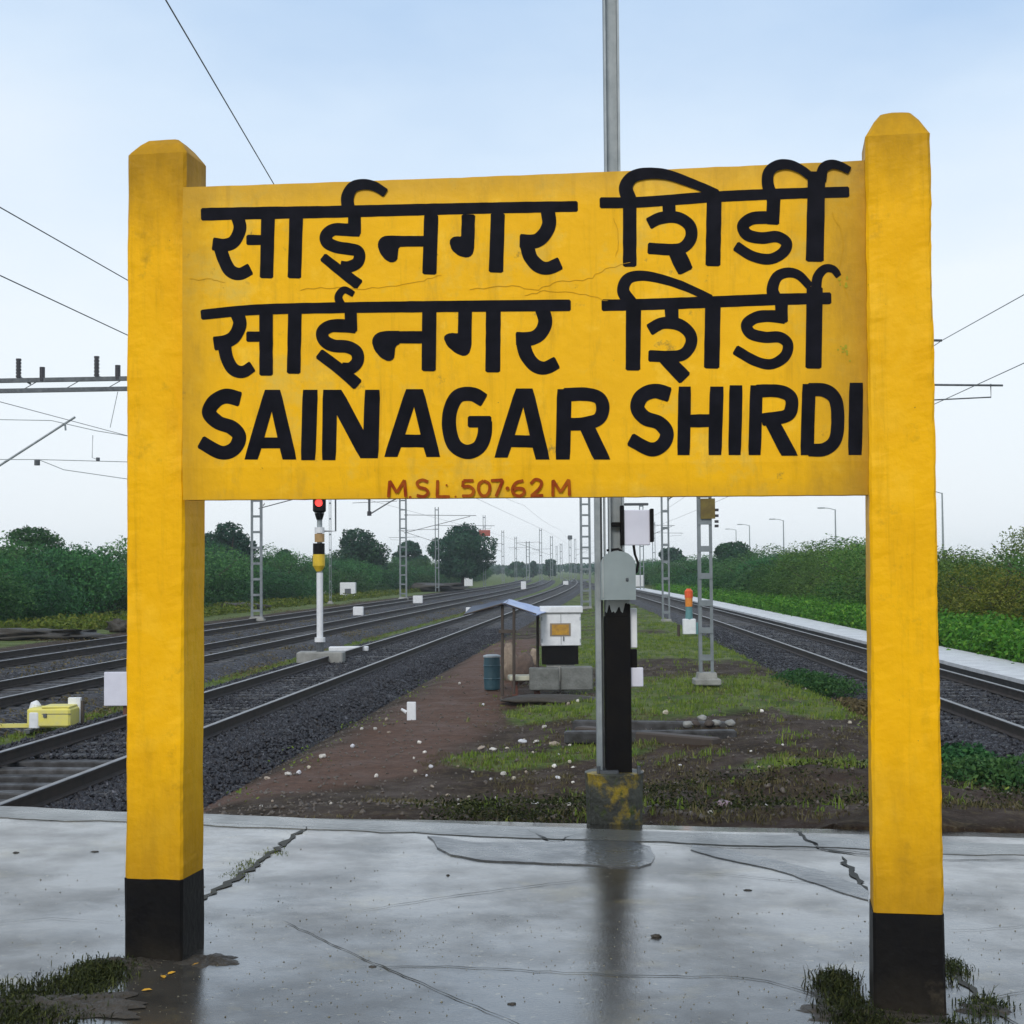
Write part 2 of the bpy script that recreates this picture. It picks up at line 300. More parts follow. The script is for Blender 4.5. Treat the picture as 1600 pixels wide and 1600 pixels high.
GREEN = [blob(1110, 1080, 2.6, 3.0), blob(1250, 1090, 2.0, 2.0), blob(1040, 1110, 2.0, 1.8), blob(1310, 1120, 1.0, 1.3), blob(870, 1108, 1.6, 1.5), blob(800, 1183, 1.15, 0.75), blob(940, 1170, 0.7, 0.8),
         blob(1215, 1200, .35, .4), blob(1060, 1010, 3.5, 9), blob(1090, 980, 3, 12), blob(900, 1020, 2.0, 7), blob(1290, 1205, .9, .5)]
def green_mask(x, y):
    g = np.zeros_like(np.asarray(x, float))
    for cx, cy, rx, ry in GREEN: g = np.maximum(g, np.exp(-((x-cx)/rx)**2-((y-cy)/ry)**2))
    n = fnoise(x, y, 0.8, 4)
    g = g*(0.35+1.5*n)
    pc = path_mask(x, y)
    g = np.maximum(g, sstep(20, 60, y)*0.8*n*1.3*sstep(-2, 1, x-0.02*y)*1.0)
    strip = np.exp(-((x-xL(y, -9.4))/0.75)**2)*sstep(12, 20, y)*(0.4+0.9*n)
    g = np.maximum(g*(1-pc), strip)
    left = sstep(-19.5, -21.5, x-0.0774*y); right = sstep(9.6, 10.4, x-0.04*y)
    g = np.maximum(g, np.maximum(left, right)*(0.75+0.4*n))
    g = np.maximum(g, sstep(150, 260, y)*(0.55+0.6*n))
    return np.clip(g, 0, 1)
_pa = [G(340, 1240, -0.8), G(560, 1200, -0.8), G(680, 1130, -0.8), G(740, 1075, -0.8), G(770, 1040, -0.8), G(800, 1000, -0.8)]
def path_mask(x, y):
    m = np.zeros_like(np.asarray(x, float))
    for a, b in zip(_pa[:-1], _pa[1:]):
        dx, dy = b.x-a.x, b.y-a.y; t = np.clip(((x-a.x)*dx+(y-a.y)*dy)/(dx*dx+dy*dy), 0, 1)
        d = np.hypot(x-a.x-t*dx, y-a.y-t*dy); m = np.maximum(m, 1-sstep(0.55, 1.35, d+0.6*(fnoise(x, y, 1.3)-0.5)))
    return m
at = me.attributes.new('growth', 'FLOAT', 'POINT'); at.data.foreach_set('value', green_mask(X, Y).ravel().astype(np.float32))
at = me.attributes.new('path', 'FLOAT', 'POINT'); at.data.foreach_set('value', path_mask(X, Y).ravel().astype(np.float32))
def ground_mat():
    m = bpy.data.materials.new('wet_earth'); m.use_nodes = True; t = m.node_tree; N = t.nodes; L = t.links; b = N['Principled BSDF']
    geo = N.new('ShaderNodeNewGeometry')
    def noise(s, d=7, r=0.65):
        n = N.new('ShaderNodeTexNoise'); n.inputs['Scale'].default_value = s; n.inputs['Detail'].default_value = d; n.inputs['Roughness'].default_value = r; L.new(geo.outputs['Position'], n.inputs['Vector']); return n
    def mixc(f, a, c):
        x = N.new('ShaderNodeMix'); x.data_type = 'RGBA'; L.new(f, x.inputs[0])
        for s_, v in ((6, a), (7, c)):
            if isinstance(v, tuple): x.inputs[s_].default_value = (*v, 1)
            else: L.new(v, x.inputs[s_])
        return x.outputs[2]
    def mr(v, a, b_, c=0., d=1.):
        x = N.new('ShaderNodeMapRange'); x.inputs[1].default_value = a; x.inputs[2].default_value = b_; x.inputs[3].default_value = c; x.inputs[4].default_value = d; L.new(v, x.inputs[0]); return x.outputs[0]
    n1 = noise(1.3); n2 = noise(9.0); n3 = noise(34, 4)
    earth = mixc(mr(n1.outputs[0], .35, .65), (0.052, 0.030, 0.019), (0.024, 0.017, 0.011))
    earth = mixc(mr(n2.outputs[0], .50, .68), earth, (0.085, 0.064, 0.034))
    earth = mixc(mr(n3.outputs[0], .60, .72), earth, (0.13, 0.105, 0.07))
    pa = N.new('ShaderNodeAttribute'); pa.attribute_name = 'path'
    pth = mixc(mr(n2.outputs[0], .35, .65), (0.135, 0.078, 0.055), (0.085, 0.050, 0.035))
    earth = mixc(pa.outputs['Fac'], earth, pth)
    ga = N.new('ShaderNodeAttribute'); ga.attribute_name = 'growth'
    grs = mixc(mr(n2.outputs[0], .35, .65), (0.085, 0.125, 0.026), (0.13, 0.145, 0.04))
    grs = mixc(mr(n1.outputs[0], .45, .6), grs, (0.06, 0.10, 0.022))
    ad = N.new('ShaderNodeMath'); ad.operation = 'MULTIPLY_ADD'; L.new(n2.outputs[0], ad.inputs[0]); ad.inputs[1].default_value = 0.5; L.new(ga.outputs['Fac'], ad.inputs[2])
    col = mixc(mr(ad.outputs[0], .55, .80), earth, grs)
    L.new(col, b.inputs['Base Color'])
    L.new(mr(n1.outputs[0], .35, .65, .55, .9), b.inputs['Roughness']); b.inputs['Specular IOR Level'].default_value = 0.12
    bp = N.new('ShaderNodeBump'); bp.inputs['Strength'].default_value = 0.9; bp.inputs['Distance'].default_value = 0.04; L.new(n3.outputs[0], bp.inputs['Height']); L.new(bp.outputs[0], b.inputs['Normal'])
    return m
ground = link('ground', me, ground_mat(), smooth=True); tag(ground, kind='structure')

# ------------------------------------------------------------------ ballast beds and tracks
def ballast_mat():
    m = bpy.data.materials.new('ballast'); m.use_nodes = True; t = m.node_tree; N = t.nodes; L = t.links; b = N['Principled BSDF']
    geo = N.new('ShaderNodeNewGeometry')
    v = N.new('ShaderNodeTexVoronoi'); v.inputs['Scale'].default_value = 15; L.new(geo.outputs['Position'], v.inputs['Vector'])
    n = N.new('ShaderNodeTexNoise'); n.inputs['Scale'].default_value = 0.9; n.inputs['Detail'].default_value = 6; L.new(geo.outputs['Position'], n.inputs['Vector'])
    hs = N.new('ShaderNodeSeparateColor'); L.new(v.outputs['Color'], hs.inputs[0])
    r = N.new('ShaderNodeValToRGB'); L.new(hs.outputs[0], r.inputs[0]); r.color_ramp.elements[0].color = (0.008, 0.008, 0.010, 1); r.color_ramp.elements[1].color = (0.115, 0.115, 0.130, 1)
    e = r.color_ramp.elements.new(0.6); e.color = (0.028, 0.027, 0.031, 1)
    mxn = N.new('ShaderNodeMix'); mxn.data_type = 'RGBA'; mr = N.new('ShaderNodeMapRange'); mr.inputs[1].default_value = .5; mr.inputs[2].default_value = .68; L.new(n.outputs[0], mr.inputs[0])
    L.new(mr.outputs[0], mxn.inputs[0]); L.new(r.outputs[0], mxn.inputs[6]); mxn.inputs[7].default_value = (0.040, 0.030, 0.022, 1)
    L.new(mxn.outputs[2], b.inputs['Base Color']); b.inputs['Roughness'].default_value = 0.6; b.inputs['Specular IOR Level'].default_value = 0.15
    bp = N.new('ShaderNodeBump'); bp.inputs['Strength'].default_value = 1.0; bp.inputs['Distance'].default_value = 0.05; bp.invert = True; L.new(v.outputs['Distance'], bp.inputs['Height']); L.new(bp.outputs[0], b.inputs['Normal'])
    return m
M_bal = ballast_mat()
def ballast_bed(f, off, y0, y1, fine):
    ys_ = [y0]; s = 0.07 if fine else 0.5
    while ys_[-1] < y1: ys_.append(ys_[-1]+s); s = min(s*1.02, 4)
    ys_ = np.array(ys_); cs = np.linspace(-3.0, 3.0, 81 if fine else 25)
    XX, YY = np.meshgrid(cs, ys_)
    prof = -0.795 - np.maximum(0, np.abs(XX)-1.75)*0.42
    amp = 0.055 if fine else 0.05
    ZZ = prof + amp*(fnoise(XX+off, YY, 9.0, 2)-0.5) + 0.04*(fnoise(XX+off, YY, 1.1, 3)-0.5)*1.5
    if off == -6.9: ZZ = ZZ - 0.075*(1-sstep(17.5, 20.5, YY))*(1-sstep(1.3, 1.55, np.abs(XX)))
    PX = XX + f(YY, off)
    nx_, ny_ = len(cs), len(ys_); I_ = np.arange(nx_*ny_).reshape(ny_, nx_)
    Fq_ = np.stack([I_[:-1, :-1].ravel(), I_[:-1, 1:].ravel(), I_[1:, 1:].ravel(), I_[1:, :-1].ravel()], 1)
    o = link('ballast_bed', fast_mesh('ballast_bed', np.stack([PX.ravel(), YY.ravel(), ZZ.ravel()], 1), Fq_), M_bal); tag(o, kind='structure')
def rail_mesh(f, off, side, y0, y1):
    prof = [(-.07, -.17), (.07, -.17), (.07, -.155), (.012, -.135), (.012, -.04), (.036, -.03), (.036, -.006), (.030, 0), (-.030, 0), (-.036, -.006), (-.036, -.03), (-.012, -.04), (-.012, -.135), (-.07, -.155)]
    ys_ = np.concatenate([np.arange(y0, 60, 1.5), np.arange(60, y1, 5)]); mb = MB(); n = len(prof); vs = []
    for y in ys_:
        xc = float(f(y, off)) + side*0.873
        for a, b in prof: vs.append((xc+a, float(y), RAILZ+b))
    fs = [(i*n+k, i*n+(k+1) % n, (i+1)*n+(k+1) % n, (i+1)*n+k) for i in range(len(ys_)-1) for k in range(n)]
    return mb.add(vs, fs).build('rail', None, mesh_only=True)
slp_me = MB().box((0, 0, 0), (2.7, 0.25, 0.2), bev=0.015).build('sleeper', M_slp, mesh_only=True)
clip_me = MB().box((-0.873, 0, 0.11), (0.30, 0.16, 0.02)).box((0.873, 0, 0.11), (0.30, 0.16, 0.02)).build('rail_clip', M_rail, mesh_only=True)
TL = ['nearest railway track left of the sign with grey sleepers in dark ballast', 'second railway track from the left post, beyond the yellow point machine', 'farthest railway track on the left beside the grass and thicket', 'railway track on the right running along the white coping']
for ti, (f, off, y0) in enumerate(TRACKS):
    fine = ti in (0, 3)
    ballast_bed(f, off, 9.0 if fine else y0, 420, fine)
    tr = empty('railway_track', (float(f(20, off)), 20, RAILZ), TL[ti], 'railway track', 'railway tracks of the yard')
    inv = Matrix.Translation(tr.location).inverted()
    for side in (-1, 1):
        me_ = rail_mesh(f, off, side, y0, 420); o = link('rail', me_, M_rail, tr); me_.materials.append(M_head)
        for p in me_.polygons:
            if p.center.z > RAILZ-0.0065: p.material_index = 1
        o.matrix_parent_inverse = inv
    y = y0+4; k = 0; far = MB()
    while y < 230:
        sx = float(f(y, off)); ang = -math.atan(float(f(y+1, off)-f(y-1, off))/2)
        lim = 150 if fine else 60
        if k < 150 and y < (95 if fine else 60):
            s = bpy.data.objects.new('sleeper', slp_me); C.objects.link(s); s.parent = tr; s.matrix_parent_inverse = inv
            s.location = (sx, y, RAILZ-0.17-0.105 + RNG.uniform(-.012, .004)); s.rotation_euler = (0, 0, ang+RNG.uniform(-.01, .01))
        else:
            far.box((sx, y, RAILZ-0.275), (2.7, 0.25, 0.2), rz=ang)
        y += 0.65; k += 1
    o = far.build('far_sleeper', M_slp, tr); o.matrix_parent_inverse = inv; o['kind'] = 'stuff'

# ballast stones: real chunks on the near shoulders
def scatter_stones(name, pts, smin, smax, m):
    n = len(pts); base = np.array([(1, 0, 0), (-1, 0, 0), (0, 1, 0), (0, -1, 0), (0, 0, 1), (0, 0, -1)], float)
    fc = np.array([(0, 2, 4), (2, 1, 4), (1, 3, 4), (3, 0, 4), (2, 0, 5), (1, 2, 5), (3, 1, 5), (0, 3, 5)])
    sz = NR.uniform(smin, smax, (n, 1, 1)) * NR.uniform(0.6, 1.25, (n, 1, 3))
    v = base[None]*sz + NR.normal(0, 1, (n, 6, 3))*sz*0.22
    a = NR.uniform(0, 2*PI, n); b = NR.uniform(-.6, .6, n); ca, sa, cb, sb = np.cos(a), np.sin(a), np.cos(b), np.sin(b)
    Rz = np.zeros((n, 3, 3)); Rz[:, 0, 0] = ca; Rz[:, 0, 1] = -sa; Rz[:, 1, 0] = sa; Rz[:, 1, 1] = ca; Rz[:, 2, 2] = 1
    Rx = np.zeros((n, 3, 3)); Rx[:, 0, 0] = 1; Rx[:, 1, 1] = cb; Rx[:, 1, 2] = -sb; Rx[:, 2, 1] = sb; Rx[:, 2, 2] = cb
    v = np.einsum('nij,nkj->nki', Rz@Rx, v) + pts[:, None, :]
    faces = (fc[None]+(np.arange(n)*6)[:, None, None]).reshape(-1, 3)
    return link(name, fast_mesh(name, v.reshape(-1, 3), faces), m)
def bed_pts(f, off, n, ymin, ymax, a, b):
    y = ymin*(ymax/ymin)**NR.random(n); d = NR.uniform(a, b, n)
    z = -0.78 - np.maximum(0, np.abs(d)-1.75)*0.42
    return np.stack([d+f(y, off), y, z], 1)
P1 = np.concatenate([bed_pts(xL, -6.9, 21000, 11, 60, 0.95, 2.75), bed_pts(xL, -6.9, 5000, 19, 60, -0.8, 0.8), bed_pts(xL, -6.9, 5000, 13, 50, -2.7, -0.95)])
P2 = np.concatenate([bed_pts(xR, 6.9, 9000, 14, 60, -2.7, -0.95), bed_pts(xR, 6.9, 5000, 14, 60, -0.8, 0.8)])
tag(scatter_stones('ballast_stones', P1, 0.018, 0.042, M_stone), 'loose dark ballast stones along the nearest left track', 'ballast', kind='stuff')
tag(scatter_stones('ballast_stones', P2, 0.018, 0.042, M_stone), 'loose dark ballast stones along the right track', 'ballast', kind='stuff')
# small stones on the earth of the island
n = 5200; yy = 10*(34/10)**NR.random(n); xx = NR.uniform(-4.5, 6, n)
ok = (np.abs(xx-xR(yy)) > 2.4) & (np.abs(xx-xL(yy)) > 2.3) & (yy > edge_y(xx)+0.1); xx, yy = xx[ok], yy[ok]
M_peb = mat('pebble', (0.12, 0.10, 0.08), 0.5, base2=(0.07, 0.055, 0.045), scale=9)
tag(scatter_stones('pebbles', np.stack([xx, yy, zg(xx, yy)+0.005], 1), 0.008, 0.028, M_peb), 'scattered pebbles on the brown earth between the tracks', 'pebbles', kind='stuff')

# ------------------------------------------------------------------ platform (wet concrete)
def plat_mat():
    m = bpy.data.materials.new('wet_concrete'); m.use_nodes = True; t = m.node_tree; N = t.nodes; L = t.links; b = N['Principled BSDF']
    geo = N.new('ShaderNodeNewGeometry')
    def noise(s, d=8, r=0.6, off=(0, 0, 0)):
        mpn = N.new('ShaderNodeMapping'); mpn.inputs['Location'].default_value = off; L.new(geo.outputs['Position'], mpn.inputs[0])
        n = N.new('ShaderNodeTexNoise'); n.inputs['Scale'].default_value = s; n.inputs['Detail'].default_value = d; n.inputs['Roughness'].default_value = r; L.new(mpn.outputs[0], n.inputs['Vector']); return n.outputs[0]
    def mr(v, a, b_, c=0., d=1.):
        x = N.new('ShaderNodeMapRange'); x.inputs[1].default_value = a; x.inputs[2].default_value = b_; x.inputs[3].default_value = c; x.inputs[4].default_value = d; L.new(v, x.inputs[0]); return x.outputs[0]
    def mixc(f, a, c):
        x = N.new('ShaderNodeMix'); x.data_type = 'RGBA'; L.new(f, x.inputs[0])
        for s_, v in ((6, a), (7, c)):
            if isinstance(v, tuple): x.inputs[s_].default_value = (*v, 1)
            else: L.new(v, x.inputs[s_])
        return x.outputs[2]
    big = noise(0.55, 4); mid = noise(3.2, 8, .65, (5, 2, 0)); fine_ = noise(70, 5, .7); spk = noise(26, 4, .6, (1, 9, 0))
    col = mixc(mr(mid, .35, .65), (0.062, 0.056, 0.046), (0.030, 0.028, 0.024))
    col = mixc(mr(big, .42, .62), col, (0.058, 0.055, 0.048))
    col = mixc(mr(noise(1.7, 8, .7, (20, 0, 0)), .56, .70), col, (0.15, 0.125, 0.06))
    col = mixc(mr(spk, .64, .69), col, (0.20, 0.185, 0.13))
    L.new(col, b.inputs['Base Color'])
    wet = mr(mid, .40, .66, 0.0, 1.0)
    rgh = N.new('ShaderNodeMix'); rgh.data_type = 'FLOAT'; L.new(mr(big, .42, .62), rgh.inputs[0]); rgh.inputs[2].default_value = 0.16; L.new(mr(mid, .36, .62, .16, .34), rgh.inputs[3]); b.inputs['Specular IOR Level'].default_value = 0.3
    L.new(rgh.outputs[0], b.inputs['Roughness']); b.inputs['IOR'].default_value = 1.5
    b1 = N.new('ShaderNodeBump'); b1.inputs['Strength'].default_value = 0.12; b1.inputs['Distance'].default_value = 0.006; L.new(fine_, b1.inputs['Height'])
    b2 = N.new('ShaderNodeBump'); b2.inputs['Strength'].default_value = 0.12; b2.inputs['Distance'].default_value = 0.02; L.new(noise(2.6, 3, .5), b2.inputs['Height']); L.new(b1.outputs[0], b2.inputs['Normal'])
    L.new(b2.outputs[0], b.inputs['Normal'])
    L.new(mr(noise(1.1, 6, .62, (3, 8, 0)), .60, .42, .12, .95), b.inputs['Coat Weight']); L.new(mr(noise(1.6, 5, .6, (7, 1, 0)), .4, .65, .035, .14), b.inputs['Coat Roughness']); b.inputs['Coat IOR'].default_value = 1.37; L.new(b2.outputs[0], b.inputs['Coat Normal'])
    return m
M_plat = plat_mat()
mb = MB(); nxp, nyp = 60, 90; rows = []
for j in range(nyp+1):
    row = []
    for i in range(nxp+1):
        u = i/nxp; tt = j/nyp
        yb = -14; xa = PLE[0]; xb = PRE[0]
        # back edge straight, front edge slanting and slightly broken
        x0 = PLE[0]+PLE[1]*10; x1 = PRE[0]+PRE[1]*9.3
        x = (PLE[0]+PLE[1]*yb)*(1-tt)*(1-u) + x0*tt*(1-u) + (PRE[0]+PRE[1]*yb)*(1-tt)*u + x1*tt*u
        ye = edge_y(x) + 0.05*(float(fnoise(x, 3.3, 1.6))-0.5) + 0.02*(float(fnoise(x, 9.1, 9))-0.5)
        y = yb*(1-tt**0.7) + ye*tt**0.7
        row.append((x, y, float(plat_z(x)) + 0.004*(float(fnoise(x, y, .8))-0.5)))
    rows.append(row)
vs = [p for r in rows for p in r]; W_ = nxp+1
fs = [(j*W_+i, j*W_+i+1, (j+1)*W_+i+1, (j+1)*W_+i) for j in range(nyp) for i in range(nxp)]
b0 = len(vs); vs += [(p[0], p[1]+0.01, -1.1) for p in rows[-1]]
fs += [(nyp*W_+i, nyp*W_+i+1, b0+i+1, b0+i) for i in range(nxp)]
for side in (0, nxp):
    b1 = len(vs); vs += [(r[side][0], r[side][1], -1.1) for r in rows]
    fs += [(j*W_+side, (j+1)*W_+side, b1+j+1, b1+j) for j in range(nyp)]
plat = MB().add(vs, fs).build('platform', M_plat, smooth=False); tag(plat, kind='structure')
for p in plat.data.polygons: p.use_smooth = abs(p.normal.z) > 0.5
# lighter coping strip at the end, cement skirt round the mast, cracks
def patch(name, pts, h, m, parent, z0=0.0):
    """thin raised slab with an irregular outline given in photo pixels, lying on the platform"""
    P0_ = [G(a, b, 0.0) for a, b in pts]; P = []; vs = []
    for a, b in zip(P0_, P0_[1:]+P0_[:1]):
        k_ = max(1, int((b-a).length/0.05))
        for i_ in range(k_):
            q = a.lerp(b, i_/k_); P.append(q+Vector((mnoise.noise(q*4), mnoise.noise(q*4+Vector((9, 0, 0))), 0))*.025+Vector((0, mnoise.noise(q*22), 0))*.012)
    n = len(P)
    for q in P: vs.append((q.x, q.y, float(plat_z(q.x))-0.01))
    for q in P: vs.append((q.x, q.y, float(plat_z(q.x))+h))
    fs = [tuple(range(n, 2*n))] + [(i, (i+1) % n, n+(i+1) % n, n+i) for i in range(n)]
    return MB().add(vs, fs).build(name, m, parent)
def crack(pts, w, m, name='crack', zo=0.0045, jag=0.02, seed=0):
    r = random.Random(seed); P = [G(a, b, 0.0) for a, b in pts]; Q = []
    for a, b in zip(P[:-1], P[1:]):
        n = max(2, int((b-a).length/0.06))
        for k in range(n): Q.append(a.lerp(b, k/n))
    Q.append(P[-1]); vs = []; fs = []
    for i, q in enumerate(Q):
        d = (Q[min(i+1, len(Q)-1)]-Q[max(i-1, 0)]).normalized(); nrm = Vector((-d.y, d.x, 0))
        j = r.uniform(-jag, jag); e = min(1, i/4, (len(Q)-1-i)/4)+0.15; ww = w*e*r.uniform(0.45, 1.5)
        for s in (-1, 1):
            v = q + nrm*(j+s*ww/2); vs.append((v.x, v.y, float(plat_z(v.x))+zo))
    fs = [(2*i, 2*i+1, 2*i+3, 2*i+2) for i in range(len(Q)-1)]
    return MB().add(vs, fs).build(name, m, plat)
M_cem = mat('cement_patch', (0.115, 0.118, 0.115), 0.3, base2=(0.06, 0.062, 0.064), scale=3, bump=0.4, bscale=25, rvar=0.12, coat=0.3)
M_cop = mat('end_coping_concrete', (0.155, 0.155, 0.14), 0.32, base2=(0.10, 0.10, 0.09), scale=2.5, bump=0.4, bscale=25, rvar=0.12, coat=0.3)
M_crk = mat('crack_soil', (0.022, 0.020, 0.016), 0.7, base2=(0.035, 0.035, 0.02), scale=30)
ytop = lambda x: 1271 + (x-0)*0.0175
cop = [(x, ytop(x)-0.5+RNG.uniform(-1, 1)) for x in range(-60, 1700, 55)]
cop += [(x, ytop(x)+16+RNG.uniform(-2.0, 2.5)) for x in range(1695, -61, -55)]
tag(patch('end_coping', cop, 0.0045, M_cop, plat))
patch('cement_patch', [(669, 1303), (690, 1305), (742, 1312), (800, 1311), (870, 1309), (940, 1306), (985, 1306), (1015, 1313), (1024, 1326), (1017, 1339), (1000, 1345), (920, 1343), (820, 1341), (745, 1338), (705, 1331), (684, 1320)], 0.007, M_cem, plat)
patch('cement_patch', [(1085, 1308), (1150, 1317), (1215, 1330), (1280, 1345), (1345, 1366), (1358, 1376), (1352, 1388), (1300, 1372), (1240, 1352), (1190, 1341), (1120, 1327), (1080, 1315)], 0.005, M_cem, plat)
crack([(482, 1292), (455, 1308), (440, 1322), (410, 1345), (375, 1368), (345, 1388), (312, 1410)], 0.035, M_crk, seed=1)
crack([(1240, 1280), (1262, 1300), (1290, 1312), (1340, 1318), (1390, 1322)], 0.028, M_crk, seed=2)
crack([(1318, 1322), (1328, 1345), (1342, 1360), (1354, 1385)], 0.03, M_crk, seed=3)
crack([(1478, 1470), (1498, 1500), (1525, 1535), (1560, 1560), (1610, 1585)], 0.022, M_crk, seed=4)
crack([(440, 1437), (560, 1490), (660, 1530), (760, 1570), (840, 1602)], 0.006, M_crk, seed=5, jag=0.006)
crack([(560, 1505), (700, 1503), (860, 1508), (1000, 1512), (1130, 1510), (1200, 1515), (1270, 1535), (1330, 1560)], 0.007, M_crk, seed=6, jag=0.01)
crack([(1240, 1522), (1275, 1535), (1310, 1560), (1370, 1580)], 0.03, M_crk, seed=7)
crack([(1478, 1432), (1530, 1430), (1580, 1426), (1620, 1420)], 0.007, M_crk, seed=8, jag=0.006)
crack([(560, 1420), (700, 1395), (860, 1372), (940, 1362)], 0.006, M_crk, seed=9, jag=0.006)
crack([(1025, 1350), (1120, 1352), (1250, 1362), (1340, 1368)], 0.005, M_crk, seed=10, jag=0.006)
crack([(1500, 1545), (1560, 1532), (1620, 1520)], 0.007, M_crk, seed=11, jag=0.006)
crack([(-20, 1292), (60, 1290), (190, 1287), (330, 1289), (480, 1292), (640, 1297), (900, 1300)], 0.006, M_crk, seed=12, jag=0.004)
crack([(1005, 1307), (1150, 1310), (1300, 1312), (1480, 1324), (1620, 1322)], 0.012, M_crk, seed=13, jag=0.01)
crack([(-20, 1452), (80, 1440), (190, 1445)], 0.004, M_crk, seed=14, jag=0.004)
crack([(820, 1290), (845, 1302), (870, 1306), (905, 1296)], 0.02, M_crk, seed=15, jag=0.02)

n = 5200; gy = 4.2*(9.2/4.2)**NR.random(n); gx_ = NR.uniform(-2.6, 2.6, n); kk = NR.random(n) < np.clip((fnoise(gx_, gy, .8)-.38)*3*(1-sstep(5.5, 9, gy))+.08, 0, 1); gx_, gy = gx_[kk], gy[kk]
M_grit = mat('pale_grit', (0.26, 0.235, 0.15), 0.5, base2=(0.07, 0.06, 0.045), scale=14)
tag(scatter_stones('grit', np.stack([gx_, gy, plat_z(gx_)+.001], 1), .0012, .0042, M_grit), 'fine pale grit and flecks strewn over the wet platform', 'grit', kind='stuff')
# ------------------------------------------------------------------ the station sign
PLc = G(241, 1512, 0.0); PRc = D(1421, 1562, 5.52)
uv = Vector((PRc.x-PLc.x, PRc.y-PLc.y, 0)); uv.normalize(); nv = Vector((uv.y, -uv.x, 0))      # nv points at the camera side
ang = math.atan2(uv.y, uv.x)
print('sign yaw deg', math.degrees(ang), 'PL', PLc, 'PR', PRc)
def plane_pt(px, py, P0, n):                # where the line of sight meets a vertical plane
    r = ray(px, py); o = Vector((0, 0, CAMZ)); t = (P0-o).dot(n)/r.dot(n); return o + r*t
sign = empty('station_sign', (0, 0, 0), 'large yellow concrete station name board on two square posts at the platform end', 'sign')
def post(base_pts, top_pts, px_black, zbot, depth, capz, seed, lab):
    """front-face edges given at a low and a high level; builds a hand-plastered pillar"""
    (lb, rb), (lt, rt) = base_pts, top_pts
    P0 = G((lb[0]+rb[0])/2, lb[1], 0.0) if seed == 1 else PRc
    q = lambda p: plane_pt(p[0], p[1], P0, nv)
    a, b, c, d = q(lb), q(rb), q(lt), q(rt)
    H = (c.z+d.z)/2; zb = (a.z+b.z)/2
    def edge(p, r, z): return p.lerp(r, (z-p.z)/(r.z-p.z))
    zk = q(((lb[0]+rb[0])/2, px_black)).z
    rr = random.Random(seed)
    def loop(z, ins=0.0, rag=True):
        L_ = edge(a, c, z); R_ = edge(b, d, z); L_ = Vector((L_.x, L_.y, z)); R_ = Vector((R_.x, R_.y, z))
        uu = (R_-L_).normalized(); L_ = L_+uu*ins; R_ = R_-uu*ins
        f0 = -nv*ins; f1 = -nv*(depth-ins); ch = 0.010
        pts = [L_+uu*ch+f0, L_.lerp(R_, .33)+f0, L_.lerp(R_, .66)+f0, R_-uu*ch+f0, R_+f0-nv*ch, R_+f1+nv*ch, R_-uu*ch+f1, L_+uu*ch+f1, L_+f1+nv*ch, L_+f0-nv*ch]
        if rag:
            o_ = []
            for k, p in enumerate(pts):
                if k in (0, 3, 4, 9): p = p + (uu*0.0035+nv*0.0035)*mnoise.noise(Vector((k*2.3, z*17, seed*9)))
                o_.append(p + uu*0.004*(mnoise.noise(Vector((k*1.3, z*3.1, seed*5)))) + nv*0.004*mnoise.noise(Vector((k*1.3+40, z*3.7, seed*5))))
            pts = o_
        return pts
    def skin(zs, ins, rag=True, capped=False):
        rings = [loop(z, i, rag) for z, i in zip(zs, ins)]; n = len(rings[0])
        vs = [p for r in rings for p in r]; fs = [(k*n+i, k*n+(i+1) % n, (k+1)*n+(i+1) % n, (k+1)*n+i) for k in range(len(rings)-1) for i in range(n)]
        fs += [tuple(range(n)), tuple((len(rings)-1)*n+i for i in range(n))]
        return MB().add(vs, fs)
    zs = list(np.linspace(zk, H-0.01, 110)); ins = [0.0]*110
    zs += [H, H+capz*0.55, H+capz*0.9, H+capz]; ins += [0.006, 0.036, 0.062, 0.085]
    o = skin(zs, ins).build('post', M_yel, sign, smooth=False)
    bm_ = skin([zbot, zbot+.1, zbot+.2, zk-0.0], [-0.003]*4)
    n_ = 10; bm_.v[-n_:] = [(p[0], p[1], p[2]+0.006*mnoise.noise(Vector((k_*1.7, seed*3.3, 0)))) for k_, p in enumerate(bm_.v[-n_:])]
    bm_.build('post_base', M_blkp, sign)
    return P0
post(((195, 1500), (283.5, 1500)), ((199, 236), (290, 236)), 1374, -0.06, 0.24, 0.072, 1, '')
post(((1366, 1500), (1476.5, 1500)), ((1352, 206), (1453, 206)), 1428, -0.20, 0.24, 0.100, 2, '')
# board: front plane set back from the post fronts
BP = PLc - nv*0.055
bq = lambda x, y: plane_pt(x, y, BP, nv)
NB = 60; top = []; bot = []
for i in range(NB+1):
    t = i/NB; x = 285+(1372-285)*t
    yt = 291 + (250-291)*((x-305)/(1342-305)) + 2.0*math.sin(PI*t) + 0.9*mnoise.noise(Vector((x*.03, 0, 0)))
    if x < 640: yt += 0
    yb_ = 781 + (773-781)*((x-305)/(1352-305)) + 0.7*mnoise.noise(Vector((x*.04, 5, 0)))
    top.append(bq(x, yt)); bot.append(bq(x, yb_))
TH = 0.085; vs = []; NVV = 10
for i in range(NB+1):
    col = []
    for k in range(NVV+1):
        p = bot[i].lerp(top[i], k/NVV); wob = 0.0006*mnoise.noise(Vector((p.x*3, p.z*3, 2)))
        ins = 0.008 if k in (0, NVV) else 0
        col.append(p + nv*(wob-ins))
    col.append(top[i]-nv*(TH-0.01)+Vector((0, 0, 0.004))); col.append(bot[i]-nv*(TH-0.01)-Vector((0, 0, 0.0)))
    vs += col
CN = NVV+3; fs = [(i*CN+k, i*CN+(k+1) % CN, (i+1)*CN+(k+1) % CN, (i+1)*CN+k) for i in range(NB) for k in range(CN)]
